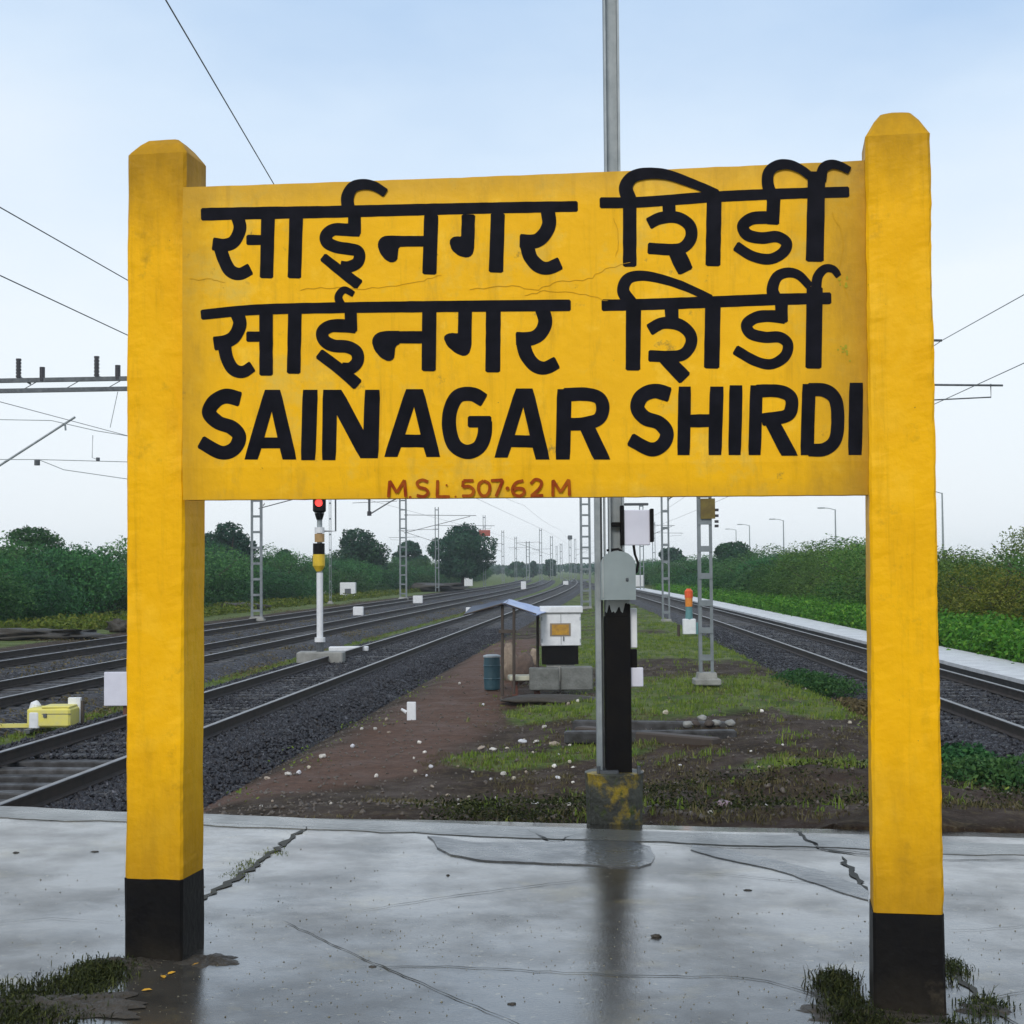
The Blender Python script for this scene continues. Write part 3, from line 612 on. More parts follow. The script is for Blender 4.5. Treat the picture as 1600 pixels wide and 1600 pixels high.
fs += [tuple(range(CN)), tuple(NB*CN+k for k in range(CN))]
board = MB().add(vs, fs).build('board', M_board, sign)
# lettering ---------------------------------------------------------------
def spline(P, n=6):
    P = [np.array(p, float) for p in P]
    if len(P) == 2: return P
    Q = [2*P[0]-P[1]] + P + [2*P[-1]-P[-2]]; out_ = []
    for i in range(1, len(Q)-2):
        for k in range(n):
            t = k/n; a, b, c, d = Q[i-1], Q[i], Q[i+1], Q[i+2]
            out_.append(0.5*((2*b)+(-a+c)*t+(2*a-5*b+4*c-d)*t*t+(-a+3*b-3*c+d)*t**3))
    out_.append(P[-1]); return out_
_sk = [0]
def stroke(mb, P, wd, w2=None, curve=True):
    w2 = wd if w2 is None else w2; _sk[0] += 1; off = 0.0011 + 0.00003*(_sk[0] % 45)
    if curve == 2:          # straight leg with level ends
        (x0, y0), (x1, y1) = P; vs = []
        for k in range(9):
            t = k/8; x = x0+(x1-x0)*t; y = y0+(y1-y0)*t; ww = (wd+(w2-wd)*t)*(1-.07*(k in (0, 8))); jx = .35*mnoise.noise(Vector((x*.2, y*.2, 3)))
            vs += [bq(x-ww/2+jx, y)+nv*off, bq(x+ww/2+jx, y)+nv*off]
        mb.add(vs, [(2*i, 2*i+1, 2*i+3, 2*i+2) for i in range(8)]); return
    S = spline(P, 10) if curve else [np.array(p, float) for p in P]
    if len(S) == 2: S = [S[0]+(S[1]-S[0])*k/8 for k in range(9)]
    # slip in extra stations close to both ends so the corners can be eased like a brush would
    d0 = (S[1]-S[0]); d1 = (S[-2]-S[-1]); n0 = min(2.2, np.hypot(*d0)*.6); n1 = min(2.2, np.hypot(*d1)*.6)
    S = [S[0], S[0]+d0/np.hypot(*d0)*n0] + S[1:-1] + [S[-1]+d1/np.hypot(*d1)*n1, S[-1]]
    n = len(S); L_ = []; R_ = []
    for i in range(n):
        if i == 0: d = S[1]-S[0]
        elif i == n-1: d = S[-1]-S[-2]
        else: d = S[i+1]-S[i-1]
        d = d/(np.hypot(*d)+1e-9); nn = np.array([-d[1], d[0]])
        ww = (wd+(w2-wd)*i/(n-1))*BOLD
        ww = ww*(1+0.05*mnoise.noise(Vector((S[i][0]*.07, S[i][1]*.07, 1)))) * (0.74 if i in (0, n-1) else 1)
        L_.append(S[i]+nn*ww/2); R_.append(S[i]-nn*ww/2)
    vs = []
    for a, b in zip(L_, R_): vs += [bq(*a)+nv*off, bq(*b)+nv*off]
    mb.add(vs, [(2*i, 2*i+1, 2*i+3, 2*i+2) for i in range(n-1)])
BOLD = 1.06
def poly(mb, P):
    _sk[0] += 1; off = 0.0011 + 0.00003*(_sk[0] % 45); n = len(P); Q = []
    for i in range(n):                        # ease each corner
        a, b, c_ = np.array(P[i-1], float), np.array(P[i], float), np.array(P[(i+1) % n], float)
        r_ = min(2.5, np.hypot(*(a-b))*.35, np.hypot(*(c_-b))*.35)
        Q += [b+(a-b)/np.hypot(*(a-b))*r_, b+(c_-b)/np.hypot(*(c_-b))*r_]
    mb.add([bq(*p)+nv*off for p in Q], [tuple(range(len(Q)))])
def dot(mb, x, y, r, r2=None):
    _sk[0] += 1; off = 0.0011 + 0.00003*(_sk[0] % 45); r2 = r2 or r
    mb.add([bq(x+r*math.cos(k*PI/8), y+r2*math.sin(k*PI/8))+nv*off for k in range(16)], [tuple(range(16))])
def line1(mb):
    s = lambda P, w_, w2=None, c=True: stroke(mb, P, w_, w2, c)
    s([(314, 335), (400, 333), (520, 331), (640, 328), (770, 325), (903, 322.5)], 19, 16)
    s([(371, 338), (375, 357), (366, 377), (351, 383), (332, 381)], 19)
    s([(343, 383), (350, 405), (360, 423), (375, 428), (392, 420)], 20, 18)
    s([(385, 375), (412, 375)], 15); s([(419, 337), (416.5, 435)], 20); s([(463, 337), (460, 435)], 20)
    s([(545, 330), (543, 309), (551, 293), (567, 288), (585, 291), (603, 302)], 20, 13)
    s([(554, 333), (554, 367)], 19)
    s([(563, 360), (540, 359), (521, 359), (510, 368), (512, 379), (526, 386), (545, 389), (558, 392), (562, 400), (558, 411), (545, 417), (532, 416)], 19, 17)
    s([(504, 401), (533, 424), (562, 446)], 13, 17)
    s([(612, 377), (668, 377)], 16); poly(mb, [(610, 368), (599, 369), (592, 375), (590, 384), (594, 396), (602, 406), (612, 411), (621, 407), (623, 386), (642, 385), (642, 369)]); s([(674, 335), (671, 429)], 21)
    s([(732, 335), (731, 376)], 20); poly(mb, [(702, 378), (705, 372), (712, 369), (722, 370), (722, 350), (742, 350), (741, 389), (738, 399), (730, 403), (717, 400), (706, 391)]); s([(778, 333), (775, 426)], 21)
    s([(856, 330), (858, 350), (850, 367), (836, 377), (812, 377)], 21)
    s([(823, 382), (829, 402), (842, 416), (857, 419), (876, 411)], 21, 19)
    s([(937, 317), (1000, 316), (1110, 308), (1220, 303), (1327, 300)], 16)
    s([(983, 312), (978, 293), (988, 277), (1010, 271), (1042, 273), (1080, 286), (1122, 303)], 22, 12)
    s([(984, 315), (984, 417)], 20); s([(1045, 317), (1046, 338)], 19)
    s([(1013, 350), (1032, 341), (1058, 340), (1077, 352), (1080, 370), (1070, 385), (1052, 390), (1012, 388)], 18, 17)
    s([(1053, 386), (1072, 425)], 24); s([(1116, 308), (1114, 416)], 22)
    s([(1208, 312), (1200, 289), (1201, 270), (1213, 259), (1232, 257), (1252, 265), (1270, 279)], 19, 12)
    s([(1209, 309), (1207, 351)], 20)
    s([(1217, 341), (1195, 340), (1174, 342), (1161, 353), (1168, 367), (1190, 372), (1214, 370), (1229, 380), (1223, 395), (1202, 405), (1175, 400), (1149, 384)], 19, 15)
    s([(1276, 268), (1273, 409)], 26); s([(1282, 284), (1286, 264), (1298, 257), (1312, 259), (1328, 267)], 17, 11)
def line2(mb):
    s = lambda P, w_, w2=None, c=True: stroke(mb, P, w_, w2, c)
    s([(314, 492), (400, 484), (520, 481), (680, 479), (892, 477)], 15, 17)
    s([(370, 488), (375, 506), (367, 525), (353, 534), (334, 537)], 20)
    s([(350, 536), (355, 560), (365, 577), (380, 581), (395, 572)], 20, 17)
    s([(385, 526), (410, 526)], 15); s([(416, 488), (416, 587)], 20); s([(461, 486), (459, 584)], 20)
    s([(534, 478), (529, 464), (538, 453), (553, 460)], 13, 9); s([(548, 482), (549, 519)], 18)
    s([(557, 511), (535, 509), (516, 510), (504, 519), (507, 532), (521, 540), (543, 542), (557, 550), (559, 564), (549, 575), (535, 576)], 19, 18)
    s([(498, 552), (530, 576), (560, 602)], 16, 18)
    s([(612, 527), (665, 527)], 18); poly(mb, [(604, 517), (592, 519), (584, 525), (581, 534), (585, 547), (595, 559), (607, 565), (616, 561), (618, 541), (626, 537), (626, 517)]); s([(671, 482), (670, 580)], 21)
    s([(727, 482), (726, 530)], 20); poly(mb, [(693, 528), (696, 523), (704, 520), (717, 521), (717, 508), (737, 508), (737, 540), (733, 553), (725, 557), (712, 552), (699, 541)]); s([(771, 482), (770, 582)], 22)
    s([(846, 480), (852, 502), (845, 520), (830, 529), (806, 530)], 21)
    s([(817, 535), (823, 555), (836, 571), (852, 575), (871, 566)], 21, 19)
    s([(940, 477), (1000, 476), (1110, 472), (1210, 468), (1299, 466)], 17)
    s([(986, 474), (974, 455), (980, 437), (998, 431), (1025, 434), (1065, 446), (1112, 467)], 20, 11)
    s([(990, 474), (989, 579)], 22); s([(1049, 474), (1050, 500)], 20)
    s([(1014, 516), (1035, 505), (1060, 507), (1077, 520), (1080, 536), (1070, 552), (1052, 557), (1013, 556)], 18, 17)
    s([(1036, 556), (1071, 592)], 20, 22); s([(1114, 472), (1112, 576)], 23)
    s([(1212, 468), (1207, 452), (1214, 433), (1230, 426), (1248, 430), (1266, 448)], 19, 12)
    s([(1221, 468), (1221, 504)], 19)
    s([(1228, 497), (1205, 494), (1182, 496), (1167, 507), (1173, 521), (1195, 527), (1218, 527), (1231, 538), (1226, 557), (1205, 569), (1180, 564), (1148, 546)], 18, 15)
    s([(1273, 448), (1271, 576)], 24); s([(1275, 452), (1278, 432), (1289, 420), (1302, 421), (1311, 432)], 16, 10)
mb = MB(); line1(mb); tag(mb.build('upper_lettering', M_lett, board), 'upper line of black Devanagari lettering')
mb = MB(); line2(mb); tag(mb.build('middle_lettering', M_lett, board), 'second line of black Devanagari lettering')
ENG = [
 ('S', [([(376, 624), (353, 619), (335, 628), (327, 645), (341, 660), (362, 668), (374, 682), (366, 701), (345, 707), (313, 690)], 22, 20, 1)]),
 ('A', [([(424, 609), (392.5, 718)], 21, 22, 2), ([(428, 609), (452.5, 718)], 21, 23, 2), ([(405, 692), (442, 692)], 16, 16, 0)]),
 ('I', [([(485, 609), (481.5, 719)], 24, 23, 2)]),
 ('N', [([(516, 609), (514, 719)], 23, 22, 2), ([(520, 609), (577, 716)], 29, 29, 2), ([(582, 609), (579, 716)], 24, 25, 2)]),
 ('A', [([(645, 608), (611, 714)], 22, 22, 2), ([(651, 608), (677, 714)], 21, 23, 2), ([(624, 689), (666, 689)], 19, 19, 0)]),
 ('G', [([(757, 626), (738, 616), (716, 619), (704, 640), (702, 668), (710, 695), (729, 706), (748, 699), (757, 680), (758, 657)], 21, 21, 1), ([(731, 659), (768, 659)], 17, 17, 0)]),
 ('A', [([(816, 607), (783, 715)], 21, 22, 2), ([(822, 607), (848, 718)], 22, 23, 2), ([(796, 689), (836, 690)], 18, 18, 0)]),
 ('R', [([(882, 608), (879.5, 718)], 23, 23, 2), ([(880, 617), (915, 616), (936, 622), (942, 638), (935, 655), (912, 662), (885, 663)], 20, 19, 1), ([(914, 660), (941, 718)], 25, 27, 2)]),
 ('S', [([(1047, 617), (1023, 611), (1003, 619), (996, 637), (1008, 653), (1030, 661), (1042, 677), (1035, 695), (1016, 702), (984, 686)], 22, 20, 1)]),
 ('H', [([(1070, 604), (1068, 711)], 20, 20, 2), ([(1120, 604), (1117, 711)], 22, 21, 2), ([(1066, 658), (1120, 657)], 19, 19, 0)]),
 ('I', [([(1150, 602), (1148, 711)], 21, 20, 2)]),
 ('R', [([(1182, 602), (1179, 711)], 20, 20, 2), ([(1180, 611), (1215, 611), (1234, 619), (1237, 635), (1228, 650), (1190, 656)], 19, 19, 1), ([(1204, 655), (1234, 712)], 25, 27, 2)]),
 ('D', [([(1264, 600), (1261, 711)], 21, 21, 2), ([(1262, 609), (1288, 610), (1305, 624), (1309, 655), (1305, 687), (1288, 702), (1262, 703)], 20, 19, 1)]),
 ('I', [([(1338, 598), (1336, 711)], 22, 22, 2)])]
for ch, strokes in ENG:
    mb = MB()
    for P, a, b, c in strokes: stroke(mb, P, a, b, c)
    tag(mb.build('letter', M_lett, board), 'black painted letter %s' % ch)
SM = [
 ('letter', 'M', [[(607, 777), (609, 751)], [(609, 751), (620, 770)], [(620, 770), (632, 750)], [(632, 750), (634, 777)]]),
 ('letter', 'S', [[(669, 753), (660, 750), (652, 754), (655, 761), (665, 764), (669, 770), (662, 776), (651, 774)]]),
 ('letter', 'L', [[(684, 750), (683, 776)], [(681, 776), (703, 776)]]),
 ('number', '5', [[(740, 751), (724, 751)], [(724, 751), (723, 761)], [(723, 761), (733, 760), (740, 766), (736, 774), (722, 775)]]),
 ('number', '0', [[(756, 751), (749, 756), (748, 766), (753, 774), (760, 774), (765, 766), (764, 756), (756, 751)]]),
 ('number', '7', [[(767, 751), (786, 750)], [(786, 750), (775, 776)]]),
 ('number', '6', [[(818, 751), (807, 754), (801, 763), (803, 772), (812, 775), (819, 770), (817, 764), (808, 763), (802, 766)]]),
 ('number', '2', [[(829, 756), (837, 749), (846, 753), (843, 763), (830, 775)], [(829, 775), (849, 774)]]),
 ('letter', 'M', [[(864, 776), (864, 750)], [(864, 750), (876, 769)], [(876, 769), (889, 749)], [(889, 749), (890, 775)]])]
for nm, ch, strokes in SM:
    mb = MB()
    for P in strokes: stroke(mb, P, 4.6, 4.6, len(P) > 2)
    if ch == 'M' and strokes[0][0][0] < 650: dot(mb, 641, 777, 2.2)
    tag(mb.build(nm, M_red, board), 'small red painted %s %s' % ('letter' if nm == 'letter' else 'digit', ch))
mb = MB(); dot(mb, 793, 763, 3); dot(mb, 698, 758, 1.6); dot(mb, 712, 776, 1.6); mb.build('punctuation', M_red, board)

M_hair = mat("crack_in_paint", (0.48, 0.26, 0.015), 0.8, base2=(0.62, 0.34, 0.012), spec=.1)
_b = BOLD; BOLD = 1.0
for P in ([(470, 452), (520, 449), (560, 452), (612, 448), (655, 441), (690, 430)], [(735, 452), (790, 446), (842, 452), (870, 440), (920, 436), (945, 421), (985, 410)], [(296, 436), (330, 437), (352, 441)], [(820, 462), (850, 455), (905, 459), (950, 470)], [(1300, 330), (1318, 372), (1312, 420), (1326, 470)], [(960, 340), (967, 372), (962, 402)]):
    mb = MB(); Q_ = []
    for a_, b_ in zip(P[:-1], P[1:]):
        for k in range(5): t_ = k/5; Q_.append((a_[0]+(b_[0]-a_[0])*t_+RNG.uniform(-1.6, 1.6), a_[1]+(b_[1]-a_[1])*t_+RNG.uniform(-1.8, 1.8)))
    stroke(mb, Q_+[P[-1]], 1.1, .6, 0); mb.build('hairline_crack', M_hair, board)
BOLD = _b
M_moss = mat('green_algae', (0.30, 0.30, 0.03), 0.8, base2=(0.42, 0.34, 0.02), scale=60, spec=.1)
for cx_, cy_, n_ in ((1320, 548, 9), (1316, 440, 5)):
    mb = MB()
    for k in range(n_): dot(mb, cx_+RNG.gauss(0, 5), cy_+RNG.gauss(0, 9), RNG.uniform(1.0, 3.0), RNG.uniform(1, 3.4))
    o_ = mb.build('algae_spot', M_moss, board); o_['kind'] = 'stuff'
# ------------------------------------------------------------------ near mast with pedestal and boxes
m0 = G(961, 1292, -0.05); MY = m0.y + 0.2; sc_ = MY/F
mast = empty('lighting_mast', (D(961, 1290, MY).x, MY, -0.05), 'tall grey mast with black painted foot on a mossy round pedestal behind the sign', 'mast')
mi = Matrix.Translation(mast.location).inverted()
def child(o): o.matrix_parent_inverse = mi; return o
def PB(px, py, dy=0.0): return D(px, py, MY+dy)
c = PB(960, 1250); hz = [PB(960, 1296).z, PB(960, 1215).z, PB(960, 1206).z]
mb = MB(); r0 = 45*sc_
mb.tube([(c.x, MY, hz[0]-0.03), (c.x, MY, hz[0]+0.15), (c.x, MY, hz[1]), (c.x, MY, hz[2]), (c.x, MY, hz[2]+0.004)], [r0*.95, r0*.97, r0*1.0, r0*1.02, r0*.97], 26)
child(mb.build('pedestal', M_oldc, mast))
def vbox(x0, x1, y0, y1, dep, dy=0.0, bev=0.004):
    a = D(x0, (y0+y1)/2, MY+dy); b = D(x1, (y0+y1)/2, MY+dy); zt = D((x0+x1)/2, y0, MY+dy).z; zb = D((x0+x1)/2, y1, MY+dy).z
    return ((a.x+b.x)/2, MY+dy, (zt+zb)/2), (b.x-a.x, dep, zt-zb), bev
def addv(mb, *a, **k):
    cc, dd, be = vbox(*a, **k); mb.box(cc, dd, bev=min(be, dd[0]*.2)); return mb
pt = PB(965, 950)
child(addv(MB(), 945, 985, 962, 1206, 0.15).build('painted_foot', M_blk, mast))
# pale plinth of paint between foot and box, irregular top of the black paint
child(addv(MB(), 946.5, 983.5, 932, 962, 0.146).build('shaft_collar', M_pale, mast))
pf_ = [(945.2, 957), (946.5, 955), (948, 958), (949.5, 953), (951, 946), (952.4, 945), (954, 952), (956, 957), (959, 955), (961, 958), (964, 954), (966, 949), (968, 948), (970, 955), (973, 958), (975, 950), (976.5, 943), (979, 942), (981, 944), (982.5, 943), (984.8, 945)]
mb = MB(); fr = [D(x_, y_, MY-.077) for x_, y_ in pf_]; lo = [D(x_, 963, MY-.077) for x_, y_ in pf_]
mb.add(fr+lo, [(k, k+1, len(pf_)+k+1, len(pf_)+k) for k in range(len(pf_)-1)])
child(mb.build('paint_drip', M_blk, mast))
# H-section upper shaft: two flanges and web, rises far above the frame
mb = MB(); ztop = 9.2; zlow = PB(955, 935).z; xa = D(955, 500, MY)
sx = lambda px: D(px, 500, MY).x
mb.box((sx(948.5), MY, (ztop+zlow)/2), (0.012, 0.12, ztop-zlow)).box((sx(959), MY+0.012, (ztop+zlow)/2), (0.074, 0.012, ztop-zlow)).box((sx(969.5), MY, (ztop+zlow)/2), (0.014, 0.11, ztop-zlow))
child(mb.build('shaft', M_steel, mast))
# conduit channel on the left of the shaft
mb = MB(); z0 = PB(930, 1206).z; z1 = PB(930, 790).z+0.55
mb.box((sx(929.5), MY-0.01, (z0+z1)/2), (0.034, 0.10, z1-z0)); mb.box((sx(936), MY+0.03, (z0+z1)/2), (0.016, 0.02, z1-z0)); mb.box((sx(941.0), MY-0.005, (z0+z1)/2), (0.010, 0.09, z1-z0))
child(mb.build('cable_channel', M_steel, mast))
# round-topped cable box
def dome_box(x0, x1, y0, y1, dep, dy):
    zt = D((x0+x1)/2, y0, MY+dy).z; zb = D((x0+x1)/2, y1, MY+dy).z; xa_, xb_ = D(x0, y1, MY+dy).x, D(x1, y1, MY+dy).x; wd = xb_-xa_
    pr = [(xa_, zb), (xb_, zb)]
    hh = wd*0.42
    for k in range(11):
        a = k/10*PI; pr.append(((xa_+xb_)/2+math.cos(a)*wd/2, zt-hh+math.sin(a)*hh))
    n = len(pr); vs = [(p[0], MY+dy-dep/2, p[1]) for p in pr] + [(p[0], MY+dy+dep/2, p[1]) for p in pr]
    return MB().add(vs, [tuple(range(n)), tuple(range(n, 2*n))]+[(i, (i+1) % n, n+(i+1) % n, n+i) for i in range(n)])
box_o = child(dome_box(938.5, 992, 861, 937, 0.17, -0.09).build('cable_box', M_box, mast))
o = child(addv(MB(), 941.5, 943, 872, 934, 0.005, dy=-0.178, bev=.0005).build('box_edge', M_pale, mast))
o = child(addv(MB(), 978, 982, 903, 908, 0.01, dy=-0.18).build('latch', M_steelk, mast))
# white panel between black side rails, on a bracket
child(addv(MB(), 975, 1015, 797, 852, 0.05, dy=-0.03).build('equipment_panel', M_lav, mast))
child(addv(MB(), 969, 974.5, 790, 852, 0.08, dy=-0.03).build('panel_rail', M_blk, mast))
child(addv(MB(), 1015.5, 1021, 795, 847, 0.08, dy=-0.03).build('panel_rail', M_blk, mast))
child(addv(MB(), 955, 970, 816, 823, 0.03, dy=-0.03).build('panel_bracket', M_blk, mast))
child(addv(MB(), 975, 1013, 786, 790, 0.03, dy=-0.02).build('panel_top_wire', M_steelk, mast))
mb = MB(); mb.tube([PB(990, 852, -.03), PB(992, 866, -.03), PB(997, 880, -.04), PB(995, 893, -.07), PB(988, 900, -.1)], 0.009, 8); child(mb.build('cable', M_blk, mast)); mb = MB()
mb.tube([PB(948, 860, -.03), PB(966, 858, -.05), PB(975, 864, -.06), PB(990, 882, -.06), PB(994, 895, -.06)], 0.008, 8)
child(mb.build('cable', M_blk, mast))
child(addv(MB(), 984, 995, 950, 1012, 0.05, dy=-0.02).build('white_strip', M_white, mast))
child(addv(MB(), 984, 995, 1014, 1043, 0.06, dy=-0.01).build('bracket', M_blk, mast))
child(addv(MB(), 983, 1005, 1043, 1073, 0.02, dy=-0.03).build('small_plate', M_lav, mast))
mb = MB(); mb.box((PB(950, 1204).x, MY-.04, hz[2]+.012), (.12, .16, .02)); child(mb.build('base_plate', M_steelk, mast))
mb = MB()
for a_ in (-1, 1):
    mb.tube([(PB(965, 1204).x+a_*0.13, MY-.1, hz[2]), (PB(965, 1204).x+a_*0.13, MY-.1, hz[2]+.05)], 0.012, 8)
child(mb.build('anchor_bolt', M_steelk, mast))

# ------------------------------------------------------------------ generic masts
def lattice_mast(px, py, Y, H, w_, label, n=12, group='overhead line masts in the yard', m=None, zb=None, face=0.0, foot=True):
    m = m or M_steelf
    zb_ = D(px, py, Y).z if zb is None else zb
    x = D(px, py, Y).x; e = empty('overhead_line_mast', (x, Y, zb_), label, 'mast', group)
    for s in (-1, 1):
        MB().box((s*(w_/2-w_*.11), -0.035, H/2), (w_*.22, 0.012, H)).box((s*(w_/2-0.006), 0.02, H/2), (0.012, 0.10, H)).build('channel', m, e)
    me_ = None
    for k in range(n):
        z = 0.5+(H-0.8)*k/(n-1); 
        if me_ is None: me_ = MB().box((0, -0.056, 0), (w_-0.01, 0.008, 0.11)).build('batten_plate', M_steelf, mesh_only=True)
        o = bpy.data.objects.new('batten_plate', me_); C.objects.link(o); o.parent = e; o.location = (0, 0, z)
    if foot:
        MB().box((0, 0, 0.05), (w_+0.22, 0.5, 0.12), bev=.02).box((0, 0, 0.16), (w_+0.10, 0.36, 0.12), taper=.9).build('footing', M_conc, e)
    return e
def cantilever(e, xe, zc, zw, hgt, m=None):
    """bracket from the mast out to local x = xe: stay tube, inclined tube, register arm; zc catenary, zw contact wire (local heights)"""
    m = m or M_steelk; s = 1 if xe > 0 else -1; mb = MB()
    mb.tube([(s*.1, 0, zc+0.15), (xe, 0, zc+0.05)], 0.024, 8)
    mb.tube([(s*.1, 0, zw-0.25), (xe*0.92, 0, zc)], 0.024, 8)
    mb.tube([(xe*0.45, 0, zw+0.33), (xe*1.25, 0, zw+0.27)], 0.02, 8)
    mb.tube([(xe*1.2, 0, zw+0.3), (xe*1.2, 0, zw+0.05), (xe*0.82, 0, zw-0.02)], 0.014, 6)
    mb.build('cantilever', m, e)
    mb = MB()
    for z0_, d in ((zc+.15, 1), (zw-.25, 1)):
        for k in range(5): mb.tube([(s*(.16+.05*k), 0, z0_+(.06 if z0_ < zc else 0)*k*.9), (s*(.185+.05*k), 0, z0_+(.06 if z0_ < zc else 0)*k*.9)], .05, 8)
    mb.build('insulator', M_ins, e)
# the mast of the right track, with its yellow-brown number plate
Y2 = 27.6; z2 = D(1104, 1069, Y2).z
e = lattice_mast(1104, 1069, Y2, 8.4, 0.27, 'grey two channel mast with brown plate standing on grass right of the black footed mast', 16, zb=z2)
tcx = float(xR(Y2)); cantilever(e, tcx-e.location.x, 5.8-z2, 4.72-z2, 0)
cc = D(1105, 795, Y2); MB().box((cc.x-e.location.x, -0.08, cc.z-z2), (0.27, 0.04, 0.38)).build('number_plate', mat('olive_brown_plate', (.15, .11, .015), .6, base2=(.09, .06, .01), scale=9), e)
for py_ in (797, 806, 822, 815): 
    cc = D(1119, py_, Y2); MB().box((cc.x-e.location.x, -0.05, cc.z-z2), (0.07, 0.06, 0.05)).build('insulator', M_ins, e)
# second masts
specs = [(1040, 973, 62.0, 8.6, 0.34, 'slim grey mast with dark battens between the panel mast and the orange ground signal', 12, 1),
         (915, 952, 84.0, 8.8, 0.62, 'wide grey lattice mast close behind the left edge of the near mast', 14, 0),
         (401, 965, 70.0, 9.0, 0.55, 'tall grey double channel mast right of the left yellow post', 12, -1),
         (630, 925, 118.0, 9.0, 0.62, 'grey double mast beyond the sidings, left of the big round tree', 12, -1),
         (862, 893, 320.0, 9.6, 0.6, 'far grey mast standing in the gap between the far trees', 6, 0),
         (825, 893, 340.0, 8.0, 0.9, 'short far grey mast above the far low trees', 6, 0),
         (877, 895, 300.0, 8.2, 0.5, 'thin far grey mast just right of the far trees', 6, 0),
         (891, 895, 290.0, 9.4, 0.5, 'thin far grey mast with a dark knob on top', 6, 0),
         (757, 905, 190.0, 9.4, 0.35, 'slender grey mast in front of the big round tree', 8, 0),
         (516, 935, 105.0, 8.6, 0.16, 'thin grey mast close to the right of the red signal', 8, 0)]
specs += [(px_, 893, Y_, H_, .45, lab_, 5, 0) for px_, Y_, H_, lab_ in ((786, 250, 9.0, 'thin far grey mast right of the big round tree'), (806, 280, 8.6, 'faint far mast above the low far tree left of the gap'), (845, 240, 9.0, 'thin far mast in the middle of the gap between the far trees'), (870, 380, 8.4, 'faintest far mast in the gap left of the near mast'), (899, 330, 9.2, 'thin far mast close to the left edge of the wide lattice mast'), (683, 160, 9.2, 'thin grey mast left of the big round tree'), (1003, 150, 9.0, 'thin grey mast beside the white panel of the near mast'), (1022, 210, 9.0, 'thin far mast just left of the slim battened mast'))]
for px, py, Yd, H, w_, lab, nb, kind in specs:
    H2 = H
    if px == 825: H2 = (893-838)*Yd/F+0.7
    if px == 877: H2 = (893-840)*Yd/F+0.7
    if px == 891: H2 = (893-832)*Yd/F+0.7
    zz = -0.75
    e = lattice_mast(px, 890, Yd, H2, w_, lab, nb, zb=zz, foot=Yd < 130)
    if kind == 1: cantilever(e, float(xR(Yd))-e.location.x, 5.8-zz, 4.75-zz, 0)
    if kind == -1:
        cantilever(e, float(xL(Yd, -12.0))-e.location.x if px < 500 else float(xL(Yd, -12.0))-e.location.x, 5.9-zz, 4.85-zz, 0)
    if px in (899, 1003): cantilever(e, 3.4, 5.9-zz, 4.9-zz, 0)
    if px in (862, 757, 786, 845, 683): cantilever(e, -4.2, 5.9-zz, 4.9-zz, 0)
    if px == 757:
        cc = D(757, 833, Yd); 
        MB().box((cc.x-e.location.x, -.2, cc.z-zz), (1.5, .1, .8), bev=.05).build('red_board', mat('faded_red_board', (0.40, 0.10, 0.07), .6), e)
    if px == 891: MB().box((0, 0, H2+.2), (.9, .4, .8), bev=.1).build('lamp_head', M_steelk, e)

# gantry on the left, with the twin boom
GY = 45.0
gz = -0.9
gx = D(253, 900, GY).x; e = empty('gantry', (gx, GY, gz), 'dark steel portal boom with upright insulators spanning the sidings behind the left yellow post', 'gantry')
lx = D(-330, 900, GY).x
def gl(px, py): p = D(px, py, GY); return (p.x-gx, 0.0, p.z-gz)
for a, xx_ in (('r', 0.0), ('l', lx-gx)):
    H = gl(253, 585)[2]
    mb = MB()
    for s in (-1, 1): mb.box((xx_+s*.2, 0, H/2), (.05, .12, H))
    mb.build('leg', M_steel, e); MB().box((xx_, 0, .05), (.9, .8, .3), bev=.03).build('footing', M_conc, e)
    mb = MB()
    for k in range(12): mb.box((xx_, -.07, .5+k*(H-.8)/11), (.42, .01, .10))
    mb.build('batten', M_steelk, e)
for yy1, yy0, r_ in ((592, 598, .075), (608, 614, .075)):
    a = gl(253, yy1-1.5); b = gl(-340, yy0+3)
    MB().box(((a[0]+b[0])/2, 0, (a[2]+b[2])/2), (a[0]-b[0], .12, r_*1.75), ry=-math.atan2(b[2]-a[2], b[0]-a[0])-PI if False else -math.atan2(a[2]-b[2], a[0]-b[0])).build('boom', M_steelk, e)
mb = MB()
for k in range(9):
    x_ = 253-64*k; a = gl(x_, 594); b = gl(x_-30, 611); mb.tube([(a[0], .03, a[2]), (b[0], .03, b[2])], .014, 5)
mb.build('boom_lacing', M_steelk, e)
for px_, a, b in ((29, 561, 592), (66, 575, 597), (151, 557, 590), (184, 572, 594)):
    p = gl(px_, b); q = gl(px_, a); mb = MB(); mb.tube([(p[0], 0, p[2]), (q[0], 0, q[2])], .06, 8)
    for k in range(6): z_ = p[2]+(q[2]-p[2])*(k+.4)/6; mb.tube([(p[0], 0, z_), (p[0], 0, z_+.07)], .085, 10)
    mb.build('insulator', M_ins, e)
for a, b in (((29, 588), (48, 600)), ((151, 588), (172, 594))):
    p, q = gl(*a), gl(*b); MB().tube([(p[0], 0, p[2]), (q[0], 0, q[2])], .035, 6).build('insulator_foot', M_steelk, e)
mb = MB(); p, q = gl(4, 723), gl(116, 651); mb.tube([(p[0], .1, p[2]), (q[0], .1, q[2])], .035, 8)
p2 = gl(-60, 764); mb.tube([(p2[0], .1, p2[2]), (p[0], .1, p[2])], .035, 8)
p, q = gl(100, 660), gl(101, 672); mb.tube([(p[0], .1, p[2]), (q[0], .1, q[2])], .03, 6); mb.build('stay_tube', M_steel, e)
mb = MB()
